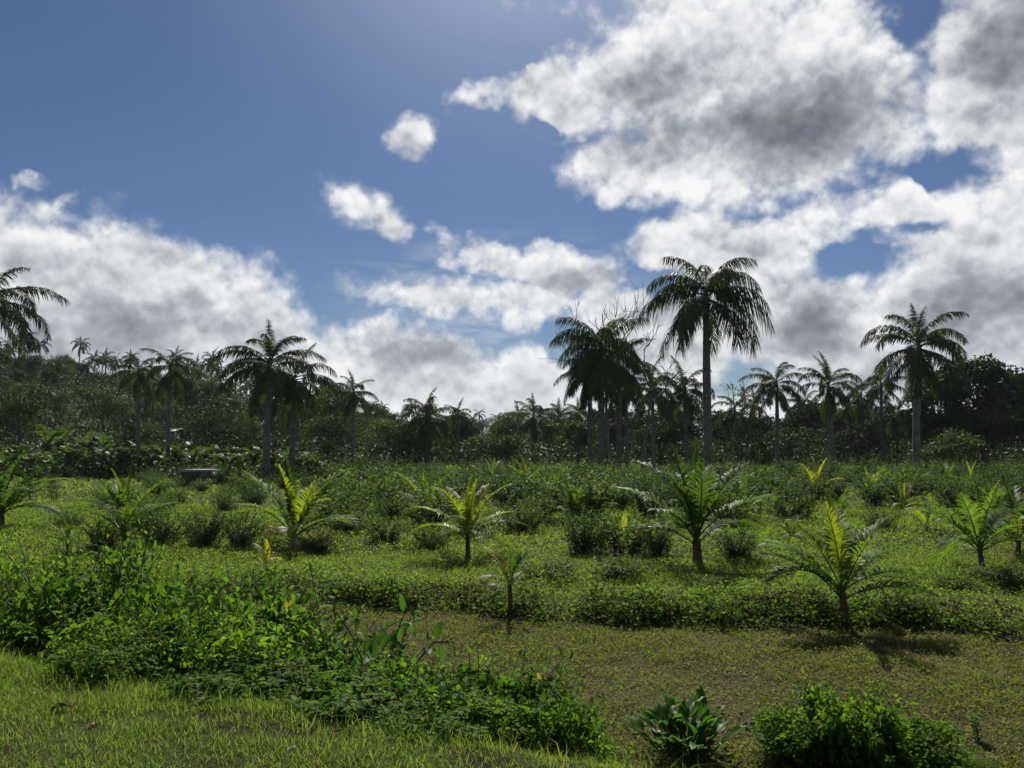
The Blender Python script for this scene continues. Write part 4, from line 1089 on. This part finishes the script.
# ------------------------------------------------------------------ sky, sun, haze
SUN_EL, SUN_AZ = 43.0, 2.0       # degrees; azimuth to the right of straight ahead
def azel(px, py):
    d = nrm(ray(px, py))
    return math.atan2(d[0], d[1]), math.asin(d[2])

def build_sky():
    w = bpy.data.worlds.new('World'); sc.world = w; w.use_nodes = True
    nt = w.node_tree; N = nt.nodes; L = nt.links; N.clear()
    tc = N.new('ShaderNodeTexCoord'); D = tc.outputs['Generated']
    sky = N.new('ShaderNodeTexSky'); sky.sky_type = 'NISHITA'; sky.sun_disc = False
    sky.sun_elevation = R(SUN_EL); sky.sun_rotation = R(SUN_AZ)
    sky.air_density = 1.0; sky.dust_density = .25; sky.ozone_density = 2.0; sky.altitude = 50
    sep = N.new('ShaderNodeSeparateXYZ'); L.new(D, sep.inputs[0])
    az = math_n(nt, 'ARCTAN2', sep.outputs[0], sep.outputs[1])
    el = math_n(nt, 'ARCSINE', sep.outputs[2])
    cmb = N.new('ShaderNodeCombineXYZ'); L.new(az, cmb.inputs[0]); L.new(el, cmb.inputs[1])
    A = cmb.outputs[0]
    # domain warp so that blob outlines billow
    def warp(vec, sc_, amt, det=3):
        n = N.new('ShaderNodeTexNoise'); L.new(vec, n.inputs['Vector']); n.inputs['Scale'].default_value = sc_
        n.inputs['Detail'].default_value = det; n.inputs['Roughness'].default_value = .55
        s = N.new('ShaderNodeVectorMath'); s.operation = 'SUBTRACT'; L.new(n.outputs['Color'], s.inputs[0]); s.inputs[1].default_value = (.5, .5, .5)
        m = N.new('ShaderNodeVectorMath'); m.operation = 'MULTIPLY_ADD'; L.new(s.outputs[0], m.inputs[0]); m.inputs[1].default_value = (amt, amt, 0); L.new(vec, m.inputs[2])
        return m.outputs[0]
    AW = warp(warp(A, 6, .07, 3), 22, .045, 5)
    K = 1 / F_PX
    def blob(vec, px, py, rx, ry, rot=0, amp=1., hard=0.):
        c = azel(px, py)
        mp = N.new('ShaderNodeMapping'); mp.vector_type = 'TEXTURE'; L.new(vec, mp.inputs[0])
        mp.inputs['Location'].default_value = (c[0], c[1], 0)
        mp.inputs['Rotation'].default_value = (0, 0, R(-rot))
        mp.inputs['Scale'].default_value = (rx * K, ry * K, 1)
        ln = N.new('ShaderNodeVectorMath'); ln.operation = 'LENGTH'; L.new(mp.outputs[0], ln.inputs[0])
        return ramp_f(nt, ln.outputs['Value'], 1.25, hard, 0, amp)
    def total(vec, lst, op='MAXIMUM'):
        out = None
        for b in lst:
            v = blob(vec, *b)
            out = v if out is None else math_n(nt, op, out, v)
        return out
    cover = [  # px, py, rx, ry, rot, amount: the banks of cloud
        (20, 300, 120, 95, 0, 1), (110, 310, 150, 95, 8, 1), (200, 330, 150, 95, 15, 1), (300, 370, 150, 75, 20, 1),
        (420, 380, 150, 70, 5, 1), (520, 385, 120, 50, 0, .95), (440, 300, 120, 30, 5, .78), (490, 255, 80, 26, 0, .6), (530, 305, 90, 34, 0, .7), (0, 420, 500, 60, 0, 1), (600, 420, 500, 45, 0, .9),
        (352, 205, 52, 34, 20, .56), (385, 228, 40, 26, 30, .52), (411, 140, 34, 30, 30, .52), (447, 240, 34, 18, 20, .5), (33, 178, 20, 9, 0, .24), (70, 200, 22, 12, -30, .36), (15, 255, 120, 62, 5, .95), (120, 275, 130, 60, 12, .9),
        (690, 60, 150, 95, -20, 1), (570, 90, 90, 55, -20, .9), (480, 105, 60, 22, -15, .5), (640, 165, 115, 48, 0, 1), (790, 110, 210, 120, 0, 1),
        (1010, 90, 110, 150, 0, 1), (990, 300, 150, 110, 0, 1), (720, 250, 130, 50, 0, .95), (800, 325, 130, 85, 0, 1),
        (560, 272, 120, 34, 5, .9), (640, 325, 110, 60, 0, .9), (900, 360, 200, 70, 0, 1), (880, 215, 130, 45, 0, .7),
        (500, 268, 70, 18, 0, .6), (690, 345, 100, 60, 0, .9), (760, -60, 280, 80, 0, 1), (1100, 200, 130, 250, 0, 1), (-90, 300, 130, 110, 0, 1),
        (760, -260, 230, 90, 10, .9), (300, -330, 180, 60, 20, .7)]
    gaps = [(913, 22, 26, 28, 60, .44), (950, 172, 60, 26, 0, .56), (856, 266, 42, 28, 0, .44), (640, 282, 14, 20, 0, .6),
            (575, 335, 34, 24, 0, .45), (660, 295, 20, 26, 0, .5), (565, 220, 66, 20, 0, .5), (900, 232, 40, 14, 10, .4), (548, 128, 20, 8, 0, .5), (520, 45, 50, 30, 0, .4)]
    darkb = [(800, 118, 125, 52, 5, .60), (640, 82, 62, 40, 0, .38), (700, 130, 120, 40, 0, .42), (812, 325, 52, 46, 0, .55), (590, 285, 75, 22, 5, .42),
             (430, 350, 62, 26, 0, .42), (90, 350, 160, 60, 0, .32), (160, 262, 46, 18, 5, .26), (70, 270, 60, 26, 0, .15), (1005, 60, 60, 90, 0, .42), (985, 320, 90, 50, 0, .42), (930, 120, 50, 40, 0, .1),
             (235, 330, 90, 34, 10, .2), (690, 300, 60, 40, 0, .25), (520, 395, 80, 20, 0, .18), (900, 380, 150, 40, 0, .28), (640, 360, 60, 30, 0, .25), (745, 240, 60, 18, 0, .2)]
    # elsewhere round the sky: broken cloud
    back = ramp_f(nt, math_n(nt, 'ABSOLUTE', az), .75, 1.2, 0, .22)
    # fractal detail in the direction space
    big = noise(nt, D, 4.2, 3, .5)
    med = noise(nt, D, 9.5, 7, .62, .25)
    fine = noise(nt, D, 34, 6, .62, .2)
    def billow(vec, sc_):
        v = N.new('ShaderNodeTexVoronoi'); v.feature = 'F1'
        L.new(vec, v.inputs['Vector']); v.inputs['Scale'].default_value = sc_
        v.inputs['Detail'].default_value = 2.0; v.inputs['Roughness'].default_value = .55; v.inputs['Lacunarity'].default_value = 2.3; v.normalize = True
        return v.outputs['Distance']
    DW = warp(D, 16, .03, 4)
    DWu = N.new('ShaderNodeVectorMath'); DWu.operation = 'ADD'; L.new(DW, DWu.inputs[0]); DWu.inputs[1].default_value = (0, .004, .012)
    bl, blu = billow(DW, 13), billow(DWu.outputs[0], 13)
    cov = math_n(nt, 'MAXIMUM', total(AW, cover), back)
    cov = math_n(nt, 'SUBTRACT', cov, total(AW, gaps))
    det = math_n(nt, 'ADD', math_n(nt, 'MULTIPLY', math_n(nt, 'SUBTRACT', med, .5), .95), math_n(nt, 'MULTIPLY', math_n(nt, 'SUBTRACT', fine, .5), .45))
    det = math_n(nt, 'ADD', det, math_n(nt, 'MULTIPLY', math_n(nt, 'SUBTRACT', .27, bl), 1.4))
    d = math_n(nt, 'ADD', cov, math_n(nt, 'MULTIPLY', det, ramp_f(nt, cov, -.05, .30)))
    alpha = ramp_f(nt, d, .11, .58)
    # thin streaks of high cloud low in the centre
    sm = N.new('ShaderNodeMapping'); L.new(A, sm.inputs[0]); sm.inputs['Scale'].default_value = (5, 26, 1); sm.inputs['Rotation'].default_value = (0, 0, .08)
    streak = math_n(nt, 'MULTIPLY', ramp_f(nt, noise(nt, sm.outputs[0], 1.6, 8, .62, .4), .38, .72), blob(A, 500, 300, 160, 70, 0, .75))
    alpha = math_n(nt, 'MAXIMUM', alpha, streak)
    # the sun stands behind the clouds: thin edges are bright, thick middles are grey; tops face the sun
    up = N.new('ShaderNodeVectorMath'); up.operation = 'ADD'; L.new(D, up.inputs[0]); up.inputs[1].default_value = (0, .004, .022)
    med2 = noise(nt, up.outputs[0], 9.5, 7, .62, .25)
    relief = math_n(nt, 'SUBTRACT', med, med2)
    fine_up = N.new('ShaderNodeVectorMath'); fine_up.operation = 'ADD'; L.new(D, fine_up.inputs[0]); fine_up.inputs[1].default_value = (0, .002, .007)
    f2 = noise(nt, fine_up.outputs[0], 34, 6, .62, .2)
    relief2 = math_n(nt, 'SUBTRACT', fine, f2)
    thick = math_n(nt, 'MULTIPLY', ramp_f(nt, d, .5, 1.35), .20)
    dk = total(AW, darkb)
    dk = math_n(nt, 'MULTIPLY', dk, ramp_f(nt, math_n(nt, 'ADD', math_n(nt, 'MULTIPLY', med, .35), math_n(nt, 'MULTIPLY', big, .65)), .34, .60, .75, 1.25))
    thick = math_n(nt, 'ADD', thick, dk)
    br = math_n(nt, 'SUBTRACT', .86, thick)
    br = math_n(nt, 'ADD', br, math_n(nt, 'MULTIPLY', math_n(nt, 'SUBTRACT', noise(nt, AW, 11, 5, .55), .5), -.42))
    br = math_n(nt, 'ADD', br, math_n(nt, 'ADD', math_n(nt, 'MULTIPLY', relief, .8), math_n(nt, 'MULTIPLY', math_n(nt, 'SUBTRACT', blu, bl), 1.6)))
    br = math_n(nt, 'ADD', br, math_n(nt, 'MULTIPLY', relief2, .5))
    cr = N.new('ShaderNodeValToRGB'); L.new(br, cr.inputs[0])
    e = cr.color_ramp.elements
    e[0].position = .0; e[0].color = (.11, .12, .145, 1)
    e[1].position = 1.0; e[1].color = (.92, .92, .92, 1)
    for p_, c_ in ((.25, (.20, .215, .245)), (.5, (.37, .39, .425)), (.75, (.66, .675, .70))):
        k = e.new(p_); k.color = (*c_, 1)
    # to the sky's radiance scale (the background strength brings it back down)
    STR = .075
    cs = N.new('ShaderNodeVectorMath'); cs.operation = 'SCALE'; L.new(cr.outputs[0], cs.inputs[0]); cs.inputs['Scale'].default_value = CLOUD / STR
    st = N.new('ShaderNodeVectorMath'); st.operation = 'MULTIPLY'; L.new(sky.outputs[0], st.inputs[0]); st.inputs[1].default_value = SKYTINT
    # bright aureole round the sun, which stands just above the frame
    sv = (math.sin(R(SUN_AZ)) * math.cos(R(SUN_EL)), math.cos(R(SUN_AZ)) * math.cos(R(SUN_EL)), math.sin(R(SUN_EL)))
    dt = N.new('ShaderNodeVectorMath'); dt.operation = 'DOT_PRODUCT'; L.new(D, dt.inputs[0]); dt.inputs[1].default_value = sv
    gl = math_n(nt, 'MULTIPLY', math_n(nt, 'POWER', math_n(nt, 'MAXIMUM', dt.outputs['Value'], 0), 30), .30 / STR)
    ga = N.new('ShaderNodeVectorMath'); ga.operation = 'ADD'; L.new(st.outputs[0], ga.inputs[0]); L.new(gl, ga.inputs[1])
    st = ga
    col = mixc(nt, math_n(nt, 'MULTIPLY', alpha, .97), st.outputs[0], cs.outputs[0])
    bg = N.new('ShaderNodeBackground'); L.new(col, bg.inputs[0]); bg.inputs[1].default_value = STR
    o = N.new('ShaderNodeOutputWorld'); L.new(bg.outputs[0], o.inputs[0])
    w.cycles.sampling_method = 'MANUAL'; w.cycles.sample_map_resolution = 512
CLOUD = .73
SKYTINT = (.235, .32, .44)
build_sky()

sl = bpy.data.lights.new('sun', 'SUN'); sl.energy = 5.0; sl.angle = R(.5); sl.color = (1, .95, .86)
so = bpy.data.objects.new('sun', sl); COL.objects.link(so)
sd = Vector((math.sin(R(SUN_AZ)) * math.cos(R(SUN_EL)), math.cos(R(SUN_AZ)) * math.cos(R(SUN_EL)), math.sin(R(SUN_EL))))
so.rotation_euler = sd.to_track_quat('Z', 'Y').to_euler(); so.location = (0, 40, 60)

def build_haze():
    m, nt, N, L = new_mat('haze')
    v = N.new('ShaderNodeVolumePrincipled'); v.inputs['Color'].default_value = (.85, .92, 1, 1)
    v.inputs['Density'].default_value = HAZE; v.inputs['Anisotropy'].default_value = .1
    o = N.new('ShaderNodeOutputMaterial'); L.new(v.outputs[0], o.inputs['Volume'])
    b = Buf(); x, y0, y1, z0, z1 = 2600, -2600, 2600, -8, 140
    b.add([(-x, y0, z0), (x, y0, z0), (x, y1, z0), (-x, y1, z0), (-x, y0, z1), (x, y0, z1), (x, y1, z1), (-x, y1, z1)],
          [(0, 3, 2, 1), (4, 5, 6, 7), (0, 1, 5, 4), (1, 2, 6, 5), (2, 3, 7, 6), (3, 0, 4, 7)])
    o = obj('haze', b.mesh('haze', m)); o['kind'] = 'stuff'; o['label'] = 'thin pale haze in the air over the valley'
    m.cycles.homogeneous_volume = True
HAZE = .00011
if HAZE: build_haze()

sc.render.engine = 'CYCLES'
sc.cycles.use_denoising = True
sc.cycles.max_bounces = 6; sc.cycles.diffuse_bounces = 3; sc.cycles.glossy_bounces = 2; sc.cycles.transmission_bounces = 4; sc.cycles.volume_bounces = 0
sc.cycles.sample_clamp_indirect = 4
vs = sc.view_settings
vs.view_transform = 'Standard'; vs.look = 'None'; vs.exposure = 0.52; vs.gamma = 1.0; vs.use_curve_mapping = False
